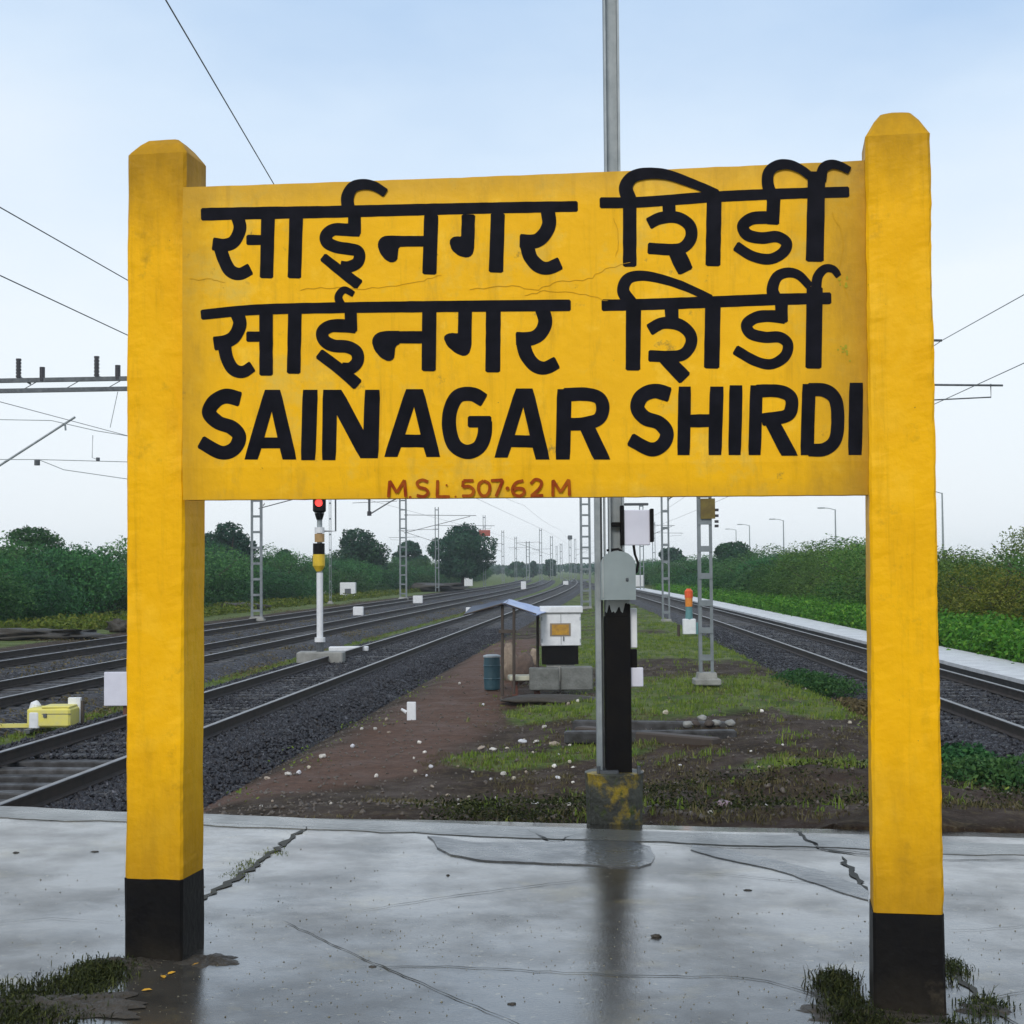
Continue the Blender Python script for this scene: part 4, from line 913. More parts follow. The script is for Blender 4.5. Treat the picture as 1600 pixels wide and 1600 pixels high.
for pts in ([(-40, 655), (80, 657), (150, 673), (205, 682)], [(-40, 718), (60, 718), (100, 734), (210, 750)], [(184, 612), (172, 668)], [(145, 680), (144, 715), (155, 719)], [(60, 718), (210, 722)]):
    mb.tube([gl(*p) for p in pts], .012, 5)
mb.build('dropper_wire', M_steel, e)
mb = MB(); q = gl(58, 722); mb.tube([(q[0], 0, q[2]-.1), (q[0], 0, q[2]+.06)], .09, 8); q = gl(153, 718); mb.tube([(q[0], 0, q[2]-.04), (q[0], 0, q[2]+.06)], .06, 8); mb.build('clamp', M_steelk, e)
# hanging cantilever seen under the board
HY = 60.0
e = empty('hanging_bracket', (D(577, 800, HY).x, HY, D(577, 805, HY).z), 'dark hanging bracket with slanting tube just under the board right of the red signal', 'bracket')
o0 = e.location
loc = lambda x, y: D(x, y, HY)-o0
MB().tube([loc(577, 700), loc(577, 806)], .05, 8).tube([loc(577, 804), loc(608, 785), loc(660, 757)], .028, 8).build('tube', M_steelk, e)
MB().tube([loc(577, 806), loc(577, 799)], .09, 8).build('clamp', M_ins, e)
# ------------------------------------------------------------------ wires
def wire(pts, r, label):
    P = [Vector(p) for p in pts]; S = spline([(p.x, p.y) for p in P], 4) if False else None
    o = MB().tube(P, r, 6).build('overhead_wire', M_wire); o.location = (0, 0, 0)
    tag(o, label, 'wire', 'overhead wires'); return o
def track_wire(f, off, z, sag, r, label, y0=4.0, sup=(-27, 27.6, 82, 136, 190, 250)):
    P = []
    for a, b in zip(sup[:-1], sup[1:]):
        for k in range(8):
            t = k/8; y = a+(b-a)*t
            if y < y0-6: continue
            P.append((float(f(y, off)), y, z-4*sag*t*(1-t)))
    return wire(P, r, label)
track_wire(xL, -6.9, 4.9, 0.0, .007, 'lower overhead wire slanting down to the left yellow post')
track_wire(xL, -6.9, 5.95, 0.3, .007, 'upper overhead wire slanting down to the left yellow post', sup=(-20, 45, 100, 160, 230))
track_wire(xR, 6.9, 4.72, 0.0, .007, 'lower overhead wire right of the right yellow post')
track_wire(xR, 6.9, 5.85, 0.25, .007, 'upper overhead wire right of the right yellow post')
track_wire(xL, -12.0, 4.9, 0.0, .007, 'low overhead wire above the second track on the left', sup=(20, 45, 100, 160, 230), y0=24)
a = D(262, 5, 11.5); b = D(630, 632, 60.0); a2 = a+(a-b)*0.10
wire([a2+(b-a2)*t-Vector((0, 0, 0)) for t in (0, .25, .5, .75, 1)], .007, 'steep overhead wire crossing the upper left sky down to the board')

# ------------------------------------------------------------------ colour light signal
SY = 38.6; p0 = D(500, 1020, SY)
e = empty('colour_light_signal', (p0.x, SY, -0.68), 'white signal post with red light and yellow and black bands beyond the second track', 'signal')
sl = lambda px, py, dy=0.0: Vector((D(px, py, SY+dy).x-p0.x, dy, D(px, py, SY+dy).z+0.68))
z = lambda py: sl(500, py).z
MB().tube([(0, 0, z(1000)), (0, 0, z(895))], .085, 14).build('post', M_white, e)
MB().tube([(0, 0, z(895)), (0, 0, z(760))], .07, 14).build('upper_post', M_steel, e)
MB().tube([(0, 0, z(1003)), (0, 0, z(996))], .14, 14).build('flange', M_white, e)
MB().tube([(0, 0, 0), (0, 0, z(1003))], .10, 12).build('foot', M_steelk, e)
MB().box((0.03, 0, .03), (1.2, .7, .30), bev=.03).build('base', M_conc, e)
MB().tube([(-.02, -.02, z(893)), (-.02, -.02, z(884)), (-.02, -.02, z(866))], [.07, .16, .16], 14).build('yellow_band', mat('signal_yellow', (.72, .48, .02), .45), e)
MB().tube([(-.02, -.02, z(866)), (-.02, -.02, z(849))], .155, 14).build('black_band', M_blk, e)
MB().tube([(0, -.02, z(847)), (0, -.02, z(834))], .13, 14).build('tan_band', mat('tan_paint', (.40, .25, .10), .5), e)
MB().tube([(0, -.02, z(833)), (0, -.02, z(824))], .13, 14).build('white_band', M_white, e)
mb = MB(); mb.box((0, -.03, z(778)), (.33, .22, z(755)-z(802)), bev=.05); mb.tube([(0, -.03, z(802)), (0, -.03, z(812))], [.13, .08], 12); hd = mb.build('signal_head', M_blk, e)
for py_, m_ in ((786, M_red2),):
    MB().tube([(0, -.15, z(py_)), (0, -.17, z(py_))], .10, 16).build('red_lens', m_, hd)
mb = MB()
for py_ in (786,):
    for k in range(9):
        a_ = PI*k/8; mb.box((math.cos(a_)*.115, -.22, z(py_)+math.sin(a_)*.115), (.05, .14, .012), ry=-a_+PI/2)
mb.build('hood', M_blk, hd)
mb = MB(); mb.tube([(.13, 0, z(830)), (.42, 0, z(830)), (.42, 0, z(760))], .022, 6); mb.build('side_rail', M_steelk, e)
# white slab beside signal foot
o = MB().box((0, 0, 0.05), (1.15, .35, .14), rz=.05, bev=.02).build('concrete_slab', M_white); pp = G(545, 1017, -0.75); o.location = (pp.x, pp.y, -0.74); tag(o, 'flat white slab lying right of the signal base', 'slab')

# ------------------------------------------------------------------ lineside things
# trackside cabinet
CY = 28.6; z0 = float(zg(D(875, 1075, CY).x, CY)); c0 = D(876, 1075, CY)
zc = lambda py, px=876: D(px, py, CY).z-c0.z; xc = lambda px: D(px, 1000, CY).x-c0.x
e = empty('trackside_cabinet', (c0.x, CY, c0.z), 'white trackside cabinet with ochre plate and black lower half, left of the near mast', 'cabinet')
wd = xc(907)-xc(845)
MB().box(((xc(845)+xc(907))/2, 0, (zc(957)+zc(1008))/2), (wd, .55, zc(957)-zc(1008)), bev=.012).build('cabinet_body', M_white, e)
MB().box(((xc(845)+xc(907))/2+.01, 0, zc(952)), (wd+.05, .65, .12), bev=.01).build('cabinet_roof', M_white, e)
MB().box(((xc(846)+xc(903))/2, .02, (zc(1008)+zc(1038))/2), (xc(903)-xc(847), .50, zc(1009)-zc(1037))).build('lower_case', M_blk, e)
MB().box((xc(875), -.285, zc(983)), (xc(888)-xc(862), .014, zc(975)-zc(991))).build('ochre_plate', M_plate, e)
MB().box((xc(875), -.279, zc(983)), (xc(891)-xc(859), .012, zc(973)-zc(993))).build('plate_frame', mat('plate_frame', (.25, .2, .15), .5), e)
MB().box((xc(875), 0, (zc(1036)+zc(1050))/2-.05), (wd*.7, .4, .4)).build('plinth', M_conc, e)
for i, (xa_, xb_, dy, h, lab) in enumerate(((827, 874, -.75, .42, 'left grey concrete block in front of the white cabinet'), (876, 926, -.7, .44, 'right grey concrete block in front of the white cabinet'))):
    a = D(xa_, 1070, CY+dy); b = D(xb_, 1070, CY+dy)
    o = MB().box((0, 0, h/2), (b.x-a.x, .3, h), bev=.02).build('concrete_block', mat('damp_concrete', (.17, .175, .165), .6, base2=(.08, .085, .075), scale=5, bump=.5, bscale=25)); o.location = ((a.x+b.x)/2, CY+dy, D(850, 1074, CY+dy).z-.05); tag(o, lab, 'block', 'concrete blocks at the cabinet')
mb = MB(); xm = (xc(845)+xc(907))/2; mb.box((xm, -.277, (zc(957)+zc(1008))/2), (.008, .006, zc(959)-zc(1006))); mb.build('door_seam', M_steelk, e)
MB().box((xm+.05, -.285, zc(997)), (.02, .03, .09), bev=.004).build('handle', M_steelk, e)
for zz_ in (966, 1000):
    for sd_ in (-1, 1): MB().box((xm+sd_*(wd/2-.015), -.28, zc(zz_)), (.02, .012, .07)).build('hinge', M_steel, e)
# tarpaulin shelter
TY = 28.0
e = empty('tarpaulin_shelter', (D(795, 1075, TY).x, TY, D(795, 1075, TY).z), 'low tarpaulin shelter on thin poles beside the brown path left of the white cabinet', 'shelter')
tl = lambda px, py, dy=0.0: D(px, py, TY+dy)-e.location
def sheet(name, q, m, n=10, sag=.05, par=None):
    a, b, c_, d = q; vs = []; fs = []
    for j in range(n+1):
        for i in range(n+1):
            u_, v_ = i/n, j/n; p = a.lerp(b, u_).lerp(d.lerp(c_, u_), v_)
            p = p + Vector((0, 0, -sag*math.sin(PI*u_)*math.sin(PI*v_) + .02*mnoise.noise(p*5))); vs.append(p)
    k = len(vs); vs += [v-Vector((0, 0, .012)) for v in vs]; W2 = n+1
    for j in range(n):
        for i in range(n):
            f_ = (j*W2+i, j*W2+i+1, (j+1)*W2+i+1, (j+1)*W2+i); fs.append(f_); fs.append(tuple(x+k for x in reversed(f_)))
    return MB().add(vs, fs).build(name, m, par, smooth=True)
sheet('dark_sheet', (tl(722, 962, -.5), tl(790, 944, -.5), tl(796, 936, .9), tl(738, 947, .9)), M_tarpd, par=e)
sheet('light_sheet', (tl(785, 943, -.5), tl(838, 961, -.5), tl(862, 953, .7), tl(795, 936, .9)), M_tarp, par=e)
for px_, py_, dy, top_ in ((785, 1075, -.4, 945), (803, 1072, -.45, 948), (840, 1050, .7, 955)):
    a = tl(px_, py_, dy); b = tl(px_, top_, dy); MB().tube([a-Vector((0, 0, .15)), b], .028, 8).build('pole', M_wood, e)
MB().tube([tl(724, 961, -.45), tl(787, 943, -.45), tl(838, 960, -.45)], .018, 6).build('ridge_pole', M_wood, e)
MB().box(tl(793, 986, -.2), (.32, .5, .06)).build('shelf', M_wood, e)
# drum
dd = G(769, 1077, -0.78); sc2 = dd.y/F
e = empty('drum', (dd.x, dd.y, dd.z), 'teal blue plastic drum with pale lid at the left pole of the shelter', 'drum')
hh = 50*sc2; rr_ = 13*sc2
MB().tube([(0, 0, 0), (0, 0, .03), (0, 0, hh*.3), (0, 0, hh*.33), (0, 0, hh*.36), (0, 0, hh*.7), (0, 0, hh*.73), (0, 0, hh*.76), (0, 0, hh)], [rr_*.9, rr_*.95, rr_, rr_*1.06, rr_, rr_, rr_*1.06, rr_, rr_*.95], 20).build('drum_body', M_drum, e)
MB().tube([(0, 0, hh), (0, 0, hh+.03), (0, 0, hh+.05)], [rr_*1.05, rr_*1.05, rr_*.7], 20).build('drum_lid', M_lid, e)
# stone bench
bb = G(822, 1086, -0.78); sb = bb.y/F
e = empty('stone_bench', bb, 'cream stone slab bench on brick stubs in front of the shelter', 'bench')
MB().box((0, 0, .33), (54*sb, .52, .09), rz=.08, bev=.015).build('seat', M_slab, e)
for s in (-1, 1):
    for k in range(4):
        o = MB().box((s*.21, RNG.uniform(-.01, .01), .035+k*.073), (.11, .30, .066), rz=RNG.uniform(-.06, .06)).build('brick', M_brick, e)
def lump(name, loc_, rx, ry, rz_, m, seed, squash=1.0, rough=.08):
    bm = bmesh.new(); bmesh.ops.create_icosphere(bm, subdivisions=3, radius=1)
    for v in bm.verts:
        k = 1+.22*mnoise.noise(v.co*1.7+Vector((seed, 0, 0)))+rough*mnoise.noise(v.co*5+Vector((seed, 0, 0)))+rough*.6*mnoise.noise(v.co*11+Vector((seed, 0, 0)))
        v.co = Vector((v.co.x*rx*k, v.co.y*ry*k, max(-.92, v.co.z)*rz_*k+rz_*.9))
    me_ = bpy.data.meshes.new(name); bm.to_mesh(me_); bm.free(); o = link(name, me_, m, smooth=True); o.location = loc_; return o
for px_, py_, w1, h1, m_, lab, sd in ((818, 1066, .24, .33, M_sack, 'brown stuffed sack standing behind the stone bench', 3), (796, 1062, .16, .42, M_sack2, 'tan upright bundle leaning under the shelter', 8), (835, 1040, .13, .22, M_sack2, 'small pale bundle beside the cabinet under the shelter', 12)):
    q = G(px_, py_, -0.78); o = lump('sack', q, w1, w1*.8, h1, m_, sd); tag(o, lab, 'sack', 'sacks under the shelter')
o = lump('dirt_heap', G(862, 1100, -.8), .85, .35, .09, M_soil, 5); tag(o, 'low dark heap of soil in front of the white cabinet', 'heap')
# white marker on the ballast
q = G(643, 1130, -0.86); s3 = q.y/F
e = empty('marker_post', q, 'small white marker post with a side flap on the ballast beside the path', 'marker post')
MB().box((0, 0, 18*s3), (14*s3, .05, 30*s3), bev=.008).build('marker_plate', M_white, e); MB().tube([(0, 0.03, -.05), (0, 0.03, 10*s3)], .02, 8).build('stake', M_wood, e)
MB().tube([(-8*s3, 0, 17*s3), (-16*s3, 0, 22*s3)], [.03, .02], 8).build('side_flap', M_white, e)
# white board behind the left yellow post
WY = 23.5; a = D(163, 1103, WY); b = D(318, 1103, WY); t1 = D(163, 1050, WY); gzz = -0.92
e = empty('white_board', ((a.x+b.x)/2, WY, gzz), 'wide plain white board on legs showing on both sides of the left yellow post', 'board')
MB().box((0, 0, (a.z+t1.z)/2-gzz), (b.x-a.x, .05, t1.z-a.z), bev=.008).build('panel', M_lav, e)
for s in (-.6, .6): MB().box((s*(b.x-a.x)/2, .05, (a.z-gzz)/2+.1), (.05, .05, a.z-gzz+.2)).build('leg', M_brick, e)
# point machine
q = G(84, 1143, -0.92); s4 = q.y/F
e = empty('point_machine', q, 'pale yellow point machine between two white posts at the far left beside the nearest track', 'point machine')
MB().box((0, 0, .24), (68*s4, .5, .30), rz=-.05, bev=.03).build('machine_case', M_pyel, e); MB().box((.1, -.01, .405), (44*s4, .46, .03), bev=.01).build('lid', M_pyel, e)
MB().box((-.24, -.005, .2), (16*s4, .49, .27), bev=.02).build('white_end', M_white, e)
MB().tube([(-38*s4, .12, 0), (-38*s4, .12, 26*s4)], .04, 10).build('lamp_stake', M_wood, e)
MB().tube([(-33*s4, .1, 30*s4), (-33*s4, .1, 34*s4), (-31*s4, .1, 42*s4), (-29*s4, .1, 47*s4)], [.055, .09, .085, .02], 12).build('white_lamp', M_white, e)
MB().box((27*s4, .2, 28*s4), (20*s4, .08, 46*s4), bev=.01).build('white_post', M_white, e); MB().box((39*s4, .2, 26*s4), (4*s4, .07, 40*s4)).build('dark_post', M_wood, e)
MB().box((-1.0, 0, .1), (1.3, .08, .06)).build('throw_rod', M_pyel, e)
MB().box((.12, -.254, .30), (46*s4, .006, .012), rz=-.05).build('lid_seam', M_steelk, e)
MB().box((-.06, -.262, .28), (.05, .02, .06)).build('catch', M_steelk, e)
for k_ in (-.28, .28): MB().box((k_, -.1, .05), (.10, .75, .06)).build('foot', M_steelk, e)
# shunt signal on the right
q = G(1077, 996, -0.66); s5 = q.y/F
e = empty('ground_signal', q, 'small ground signal with orange red top, teal stem and white box beside the right track', 'signal')
MB().box((0, 0, 17*s5), (20*s5, .25, 24*s5), bev=.02).build('white_case', M_white, e); MB().box((12*s5, .02, 14*s5), (7*s5, .2, 18*s5)).build('side_case', M_teal, e)
MB().tube([(0, 0, 28*s5), (0, 0, 50*s5)], [6*s5, 5*s5], 12).build('stem', M_teal, e)
MB().tube([(0, 0, 48*s5), (0, 0, 62*s5), (0, 0, 64*s5)], [5.5*s5, 6*s5, 3*s5], 12).build('orange_case', mat('orange_paint', (.75, .25, .03), .45), e)
MB().tube([(0, 0, 62*s5), (0, 0, 72*s5), (0, 0, 76*s5)], [6.5*s5, 6.5*s5, 3*s5], 12).build('red_cap', M_orange, e)
MB().tube([(-16*s5, .1, 0), (-16*s5, .1, 20*s5)], .05, 8).build('cable_post', M_wood, e)
# white indicator boxes far away
def wbox(px, py, wpx, hpx, z_, label, face=False):
    q_ = G(px, py, z_); s_ = q_.y/F
    e_ = empty('point_indicator', q_, label, 'indicator', 'small white indicator boxes along the tracks')
    MB().box((0, 0, hpx*s_/2+.1), (wpx*s_, wpx*s_*.6, hpx*s_), bev=.03).build('indicator_case', M_white, e_)
    if face: MB().box((.02, -wpx*s_*.31, hpx*s_*.5), (wpx*s_*.4, .03, hpx*s_*.35)).build('dark_window', M_steelk, e_)
    MB().box((0, 0, .03), (wpx*s_*.5, .3, .3)).build('foot', M_steelk, e_)
wbox(513, 932, 15, 20, -.85, 'white indicator box just right of the signal post', True); wbox(544, 936, 24, 24, -.85, 'larger white box with dark window right of the signal', True)
wbox(560, 965, 16, 14, -.8, 'small white box lying low between the sidings'); wbox(653, 945, 15, 12, -.8, 'small white box left of the big tree'); wbox(730, 917, 17, 15, -.8, 'white box below the big round tree')
wbox(711, 912, 8, 6, -.8, 'tiny white box left of the white box below the big tree'); wbox(735, 962, 14, 10, -.8, 'white box just left of the dark tarpaulin sheet'); wbox(996, 918, 18, 18, -.7, 'white box touching the right edge of the grey cable box'); wbox(1019, 915, 9, 16, -.7, 'narrow white box right of the grey cable box')
wbox(818, 922, 8, 12, -.8, 'pale yellow box far along the middle tracks'); wbox(884, 915, 8, 6, -.8, 'tiny white box far along the tracks beside the mast')
# old sleepers lying on the island grass
for i, (x0, y0_, x1, y1_, lab) in enumerate(((882, 1143, 1150, 1141, 'long grey beam nearest the pedestal lying across the grass'), (896, 1125, 1140, 1128, 'long grey beam farther from the pedestal lying across the grass'), (905, 1134, 1120, 1153, 'dark beam lying askew between the two long grey beams'))):
    a = G(x0, y0_+8, -.62); b = G(x1, y1_+8, -.62); L_ = (b-a).length
    zz = float(zg((a.x+b.x)/2, (a.y+b.y)/2))
    o = MB().box((0, 0, 0), (L_, .22, .16), bev=.02).build('beam', M_slp if i < 2 else M_wood); o.location = ((a.x+b.x)/2, (a.y+b.y)/2, zz+.07); o.rotation_euler = (0, 0, math.atan2(b.y-a.y, b.x-a.x)); tag(o, lab, 'beam', 'old beams lying on the grass')
for i in range(7):
    px_ = 1075+i*11; q = G(px_, 1132+RNG.uniform(-7, 9), -.62); o = lump('rubble', (q.x, q.y, float(zg(q.x, q.y))), .07, .07, .05, M_wood if i % 2 else M_conc, 20+i); tag(o, 'small lump of rubble among the long grey beams', 'rubble', 'rubble at the beams')
# far pale roofs in the bushes
q = D(1052, 872, 210.0); e = empty('shed', (q.x, 210, -.7), 'far small shed with a pale roof among the trees behind the slim mast', 'shed')
MB().box((0, 0, 1.2), (3.0, 3, 2.4)).build('wall', M_steel, e); MB().box((0, 0, 2.85), (3.4, 3.4, .45), taper=.8).build('roof', M_white, e)
q = D(592, 876, 240.0); e = empty('shed', (q.x, 240, -.7), 'far white roofed shed beside the dome shaped tree', 'shed')
MB().box((0, 0, 1.5), (1.8, 3, 3.0)).build('wall', M_white, e); MB().box((0, 0, 3.1), (2.0, 3.4, .4), taper=.6).build('roof', M_white, e)
# coping of the far platform on the right
cs = [(1.32, -.60), (1.32, -.52), (2.75, -.52), (2.75, -.60)]; ysl = np.concatenate([np.arange(12, 60, 3.0), np.arange(60, 165, 6)]); 
e = tag(bpy.data.objects.new('platform_coping', None), kind='structure'); C.objects.link(e)
for i in range(len(ysl)-1):
    vs = []
    for yv in (ysl[i]+.012, ysl[i+1]-.012):
        for a_, b_ in cs:
            vs.append((float(xR(yv)) + a_, yv, b_+RNG.uniform(-.004, .004)))
    MB().add(vs, [(0, 1, 2, 3), (4, 5, 6, 7), (0, 1, 5, 4), (1, 2, 6, 5), (2, 3, 7, 6), (3, 0, 4, 7)]).build('coping_slab', M_coping, e)
vs = []
for yv in ysl:
    for a_, b_ in ((1.42, -1.0), (1.42, -.602), (2.7, -.602), (2.7, -1.0)): vs.append((float(xR(yv))+a_, float(yv), b_))
MB().add(vs, [(i*4+k, i*4+(k+1) % 4, i*4+4+(k+1) % 4, i*4+4+k) for i in range(len(ysl)-1) for k in range(4)]+[(0, 1, 2, 3)]).build('retaining_wall', mat('wet_dark_masonry', (.06, .058, .055), .6, base2=(.03, .03, .028)), e)
# street lamps beyond the right thicket
def lamp(px, top_py, Yd, label, arm=True):
    t = D(px, top_py, Yd); H = t.z+.8; e_ = empty('street_lamp', (t.x, Yd, -.8), label, 'street lamp', 'street lamps beyond the right thicket')
    MB().tube([(0, 0, 0), (0, 0, H*.5), (0, 0, H)], [.11, .09, .06], 10).build('pole', M_steel, e_)
    if arm:
        MB().tube([(0, 0, H-.05), (-.6, 0, H+.12), (-1.1, 0, H+.16)], .035, 8).build('arm', M_steel, e_)
        MB().box((-1.4, 0, H+.16), (.75, .28, .12), bev=.03).build('lamp_head', M_steel, e_)
lamp(1305, 796, 148, 'street lamp nearest the right yellow post, tallest of those left of it'); lamp(1224, 813, 185, 'middle street lamp above the right thicket'); lamp(1171, 821, 215, 'street lamp left of the middle one above the right thicket')
lamp(1150, 828, 245, 'faintest street lamp just right of the two channel mast'); lamp(1472, 770, 118, 'street lamp pole just right of the right yellow post')

# ------------------------------------------------------------------ vegetation
def leaf_cloud(name, lobes, n, size, m, seed, up=0.15, mesh=None):
    r = np.random.default_rng(seed); L_ = np.array(lobes, float)      # lobes: x,y,z,rx,ry,rz
    wgt = (L_[:, 3]*L_[:, 5]+L_[:, 4]*L_[:, 5]); idx = r.choice(len(L_), n, p=wgt/wgt.sum())
    d = r.normal(0, 1, (n, 3)); d /= np.linalg.norm(d, axis=1)[:, None]
    rad = 0.60+0.42*r.random(n)**0.5; rad *= 1+0.10*np.sin(d[:, 0]*9+idx)+0.09*np.sin(d[:, 1]*7+d[:, 2]*11+idx*2)
    p = L_[idx, :3] + d*L_[idx, 3:6]*rad[:, None]
    keep = p[:, 2] > 0.02; p = p[keep]; d = d[keep]; idx = idx[keep]; n = len(p)
    nrm = d*0.6 + r.normal(0, 0.6, (n, 3)) + np.array([0, 0, up]); nrm /= np.linalg.norm(nrm, axis=1)[:, None]
    t = np.cross(nrm, r.normal(0, 1, (n, 3))); t /= np.linalg.norm(t, axis=1)[:, None]; b = np.cross(nrm, t)
    s = size*r.uniform(0.5, 1.3, (n, 1)); a = t*s; c_ = b*s*0.55
    v = np.stack([p-a, p-c_*.9+a*.1, p+a, p+c_*.9+a*.1], 1).reshape(-1, 3)
    f = np.arange(n*4).reshape(n, 4)
    me_ = fast_mesh(name, v, f)
    tint = np.clip(0.5+0.22*np.sin(idx*2.4)+r.normal(0, .17, n), 0, 1).repeat(4)
    at_ = me_.attributes.new('tint', 'FLOAT', 'POINT'); at_.data.foreach_set('value', tint.astype(np.float32)); me_.materials.append(m)
    return me_
def bush_lobes(seed, w_, h, n=9):
    r = random.Random(seed); L_ = []
    for k in range(n):
        a = r.uniform(0, 2*PI); d = w_/2*r.random()**.5*.8; s = r.uniform(.22, .38)*w_
        zc_ = r.uniform(.25, .78)*h*(1-.35*d/(w_/2)); L_.append((math.cos(a)*d, math.sin(a)*d, zc_, s, s, s*r.uniform(.55, .8)*h/w_*1.3))
    L_.append((0, 0, h*.35, w_*.42, w_*.42, h*.4)); return L_
def trunk_mesh(seed, h, r0, n=5, spread=.5, name='trunk'):
    r = random.Random(seed); mb = MB()
    mb.tube([(0, 0, -.2), (r.uniform(-.1, .1), r.uniform(-.1, .1), h*.3), (r.uniform(-.2, .2), r.uniform(-.2, .2), h*.6)], [r0, r0*.75, r0*.5], 9)
    for k in range(n):
        a = 2*PI*k/n+r.uniform(-.4, .4); q1 = Vector((math.cos(a)*spread*h*.3, math.sin(a)*spread*h*.3, h*r.uniform(.55, .7))); q2 = Vector((math.cos(a)*spread*h*.62, math.sin(a)*spread*h*.62, h*r.uniform(.75, .95)))
        mb.tube([(0, 0, h*r.uniform(.2, .5)), q1, q2], [r0*.5, r0*.3, r0*.08], 6)
    return mb.build(name, M_bark, mesh_only=True)
protos = [leaf_cloud('bush_crown', bush_lobes(s, 4.6, 4.0), 15000, .075, M_leaf, s) for s in (1, 2, 3, 4)]
protos_y = [leaf_cloud('bush_crown', bush_lobes(s, 4.0, 3.6, 11), 17000, .055, M_leafy, s) for s in (21, 22)]
protos_g = [leaf_cloud('bush_crown', bush_lobes(s, 4.4, 3.8, 11), 17000, .055, M_leafg, s) for s in (31, 32, 33)]
protos_r = [leaf_cloud('bush_crown', bush_lobes(s, 3.0, 1.5, 8), 3500, .08, M_leafr, s) for s in (41,)]
stems = [trunk_mesh(s, 3.2, .09, 7, .9, 'stems') for s in (5, 6)]
def where(x, y, left):
    v = CR.transposed() @ Vector((x, y, -1.4)); px = 800+F*v.x/(-v.z)
    if left:
        for lim, t_ in ((60, 'at the far left edge'), (197, 'just left of the left yellow post'), (313, 'behind the left yellow post'), (393, 'between the left yellow post and the double channel mast'), (490, 'between the double channel mast and the red signal'), (545, 'between the red signal and the dome shaped tree'), (620, 'below the dome shaped tree'), (670, 'left of the big round tree'), (1e9, 'below and beyond the big round tree')):
            if px < lim: return t_, px
    for lim, t_ in ((1035, 'right beside the panel mast'), (1096, 'between the slim mast and the two channel mast'), (1170, 'just right of the two channel mast'), (1224, 'under the left pair of street lamps'), (1290, 'left of the nearest street lamp'), (1355, 'between the nearest street lamp and the right yellow post'), (1468, 'behind the right yellow post'), (1540, 'just right of the right yellow post'), (1e9, 'at the far right edge')):
        if px < lim: return t_, px
def place_bush(me_, x, y, s, sz, label, group, z_=None, name='bush'):
    e_ = empty(name, (x, y, float(zg(x, y)) if z_ is None else z_), label, 'bush', group, RNG.uniform(0, 2*PI)); e_.scale = (s, s, sz)
    for nm, m_ in (('crown', me_), ('stems', RNG.choice(stems))):
        o_ = bpy.data.objects.new(nm, m_); C.objects.link(o_); o_.parent = e_
GL = 'thorn bushes of the thicket beyond the left sidings'; GR = 'bushes of the thicket beyond the right track'
y = 58.0; k = 0
while y < 330:
    for row in range(2):
        x = -29.0 - row*4.4 + 0.0774*y - (0.0002*max(0, y-100)**2)*.55 + RNG.uniform(-1.2, 1.2)
        hgt = 4.3/4.0*RNG.uniform(.62, 1.12)*(1+row*.14)*(1.12 if y < 95 else 1.0); wh = where(x, y, True)[0]
        place_bush(protos[k % 4], x, y+RNG.uniform(-1.5, 1.5), RNG.uniform(.85, 1.35)*(1+y/400), hgt, 'dense dark green thorn bush %s' % wh, GL+', '+wh); k += 1
    y += 4.6*(1+y/170)
for k, (px_, py_) in enumerate(((30, 962), (80, 962), (128, 960), (-25, 962))):
    q = G(px_, py_, -.8); place_bush(protos_r[0], q.x, q.y, 1.3, 1.25, 'low reddish brown bush at the foot of the left thicket', 'reddish bushes at the left thicket foot')
y = 30.0; k = 0
while y < 330:
    for row in range(2):
        x = 14.3 + row*3.8 + 0.045*y - 0.00006*min(y, 260)**2 + RNG.uniform(-.7, .7) + (1.2 if y < 45 else 0)
        hgt = RNG.uniform(.58, 1.0)*(1+row*.12); wh = where(x, y, False)[0]
        if y < 50 and row < 2: place_bush(protos_y[k % 2], x, y+RNG.uniform(-1, 1), RNG.uniform(.8, 1.0), hgt, 'yellowish green bush %s' % wh, 'yellowish bushes, '+wh)
        else: place_bush((protos_g[k % 3] if y < 90 else protos[k % 4]), x, y+RNG.uniform(-1, 1), RNG.uniform(.85, 1.35)*(1+y/400), hgt, 'dense green bush %s' % wh, GR+', '+wh)
        k += 1
    y += 4.0*(1+y/170)
# trees
def tree(px, top_py, wpx, Yd, label, seed, n=9000, leaf=.2, flat=.75, m=None, base_z=-.8, low=.35):
    t = D(px, top_py, Yd); H = t.z-base_z; wm = wpx*Yd/F; r = random.Random(seed)
    e_ = empty('tree', (t.x, Yd, base_z), label, 'tree', None, 0)
    L_ = []
    for k in range(13):
        a = r.uniform(0, 2*PI); d = wm/2*r.random()**.5*.68; s = wm*r.uniform(.15, .25)
        top_lim = H - s*flat*.9 - (d/(wm/2))**2*H*.22
        L_.append((math.cos(a)*d, math.sin(a)*d, r.uniform(H*low+s*.5, max(top_lim, H*low+s*.6)), s, s, s*flat))
    L_.append((0, 0, H-wm*.22*flat-.1, wm*.24, wm*.24, wm*.22*flat))
    me_ = leaf_cloud('crown', L_, n, leaf, m or M_tree, seed); o_ = link('crown', me_, None, e_)
    link('trunk', trunk_mesh(seed, H*.85, max(.16, H*.03), 6, .55), None, e_)
tree(357, 815, 92, 132, 'round dark tree just right of the left yellow post', 51, leaf=.17)
tree(557, 824, 112, 170, 'dome shaped dark tree right of the red signal', 52, leaf=.18, low=.2, n=14000)
tree(722, 819, 122, 190, 'big round dark tree in the middle below the painted numbers', 53, n=20000, leaf=.19, low=.15)
tree(640, 845, 60, 230, 'small tree between the dome shaped tree and the big round tree', 54, leaf=.26, low=.1)
tree(445, 858, 40, 165, 'small tree top showing between the double channel mast and the signal', 55, n=5000, leaf=.2)
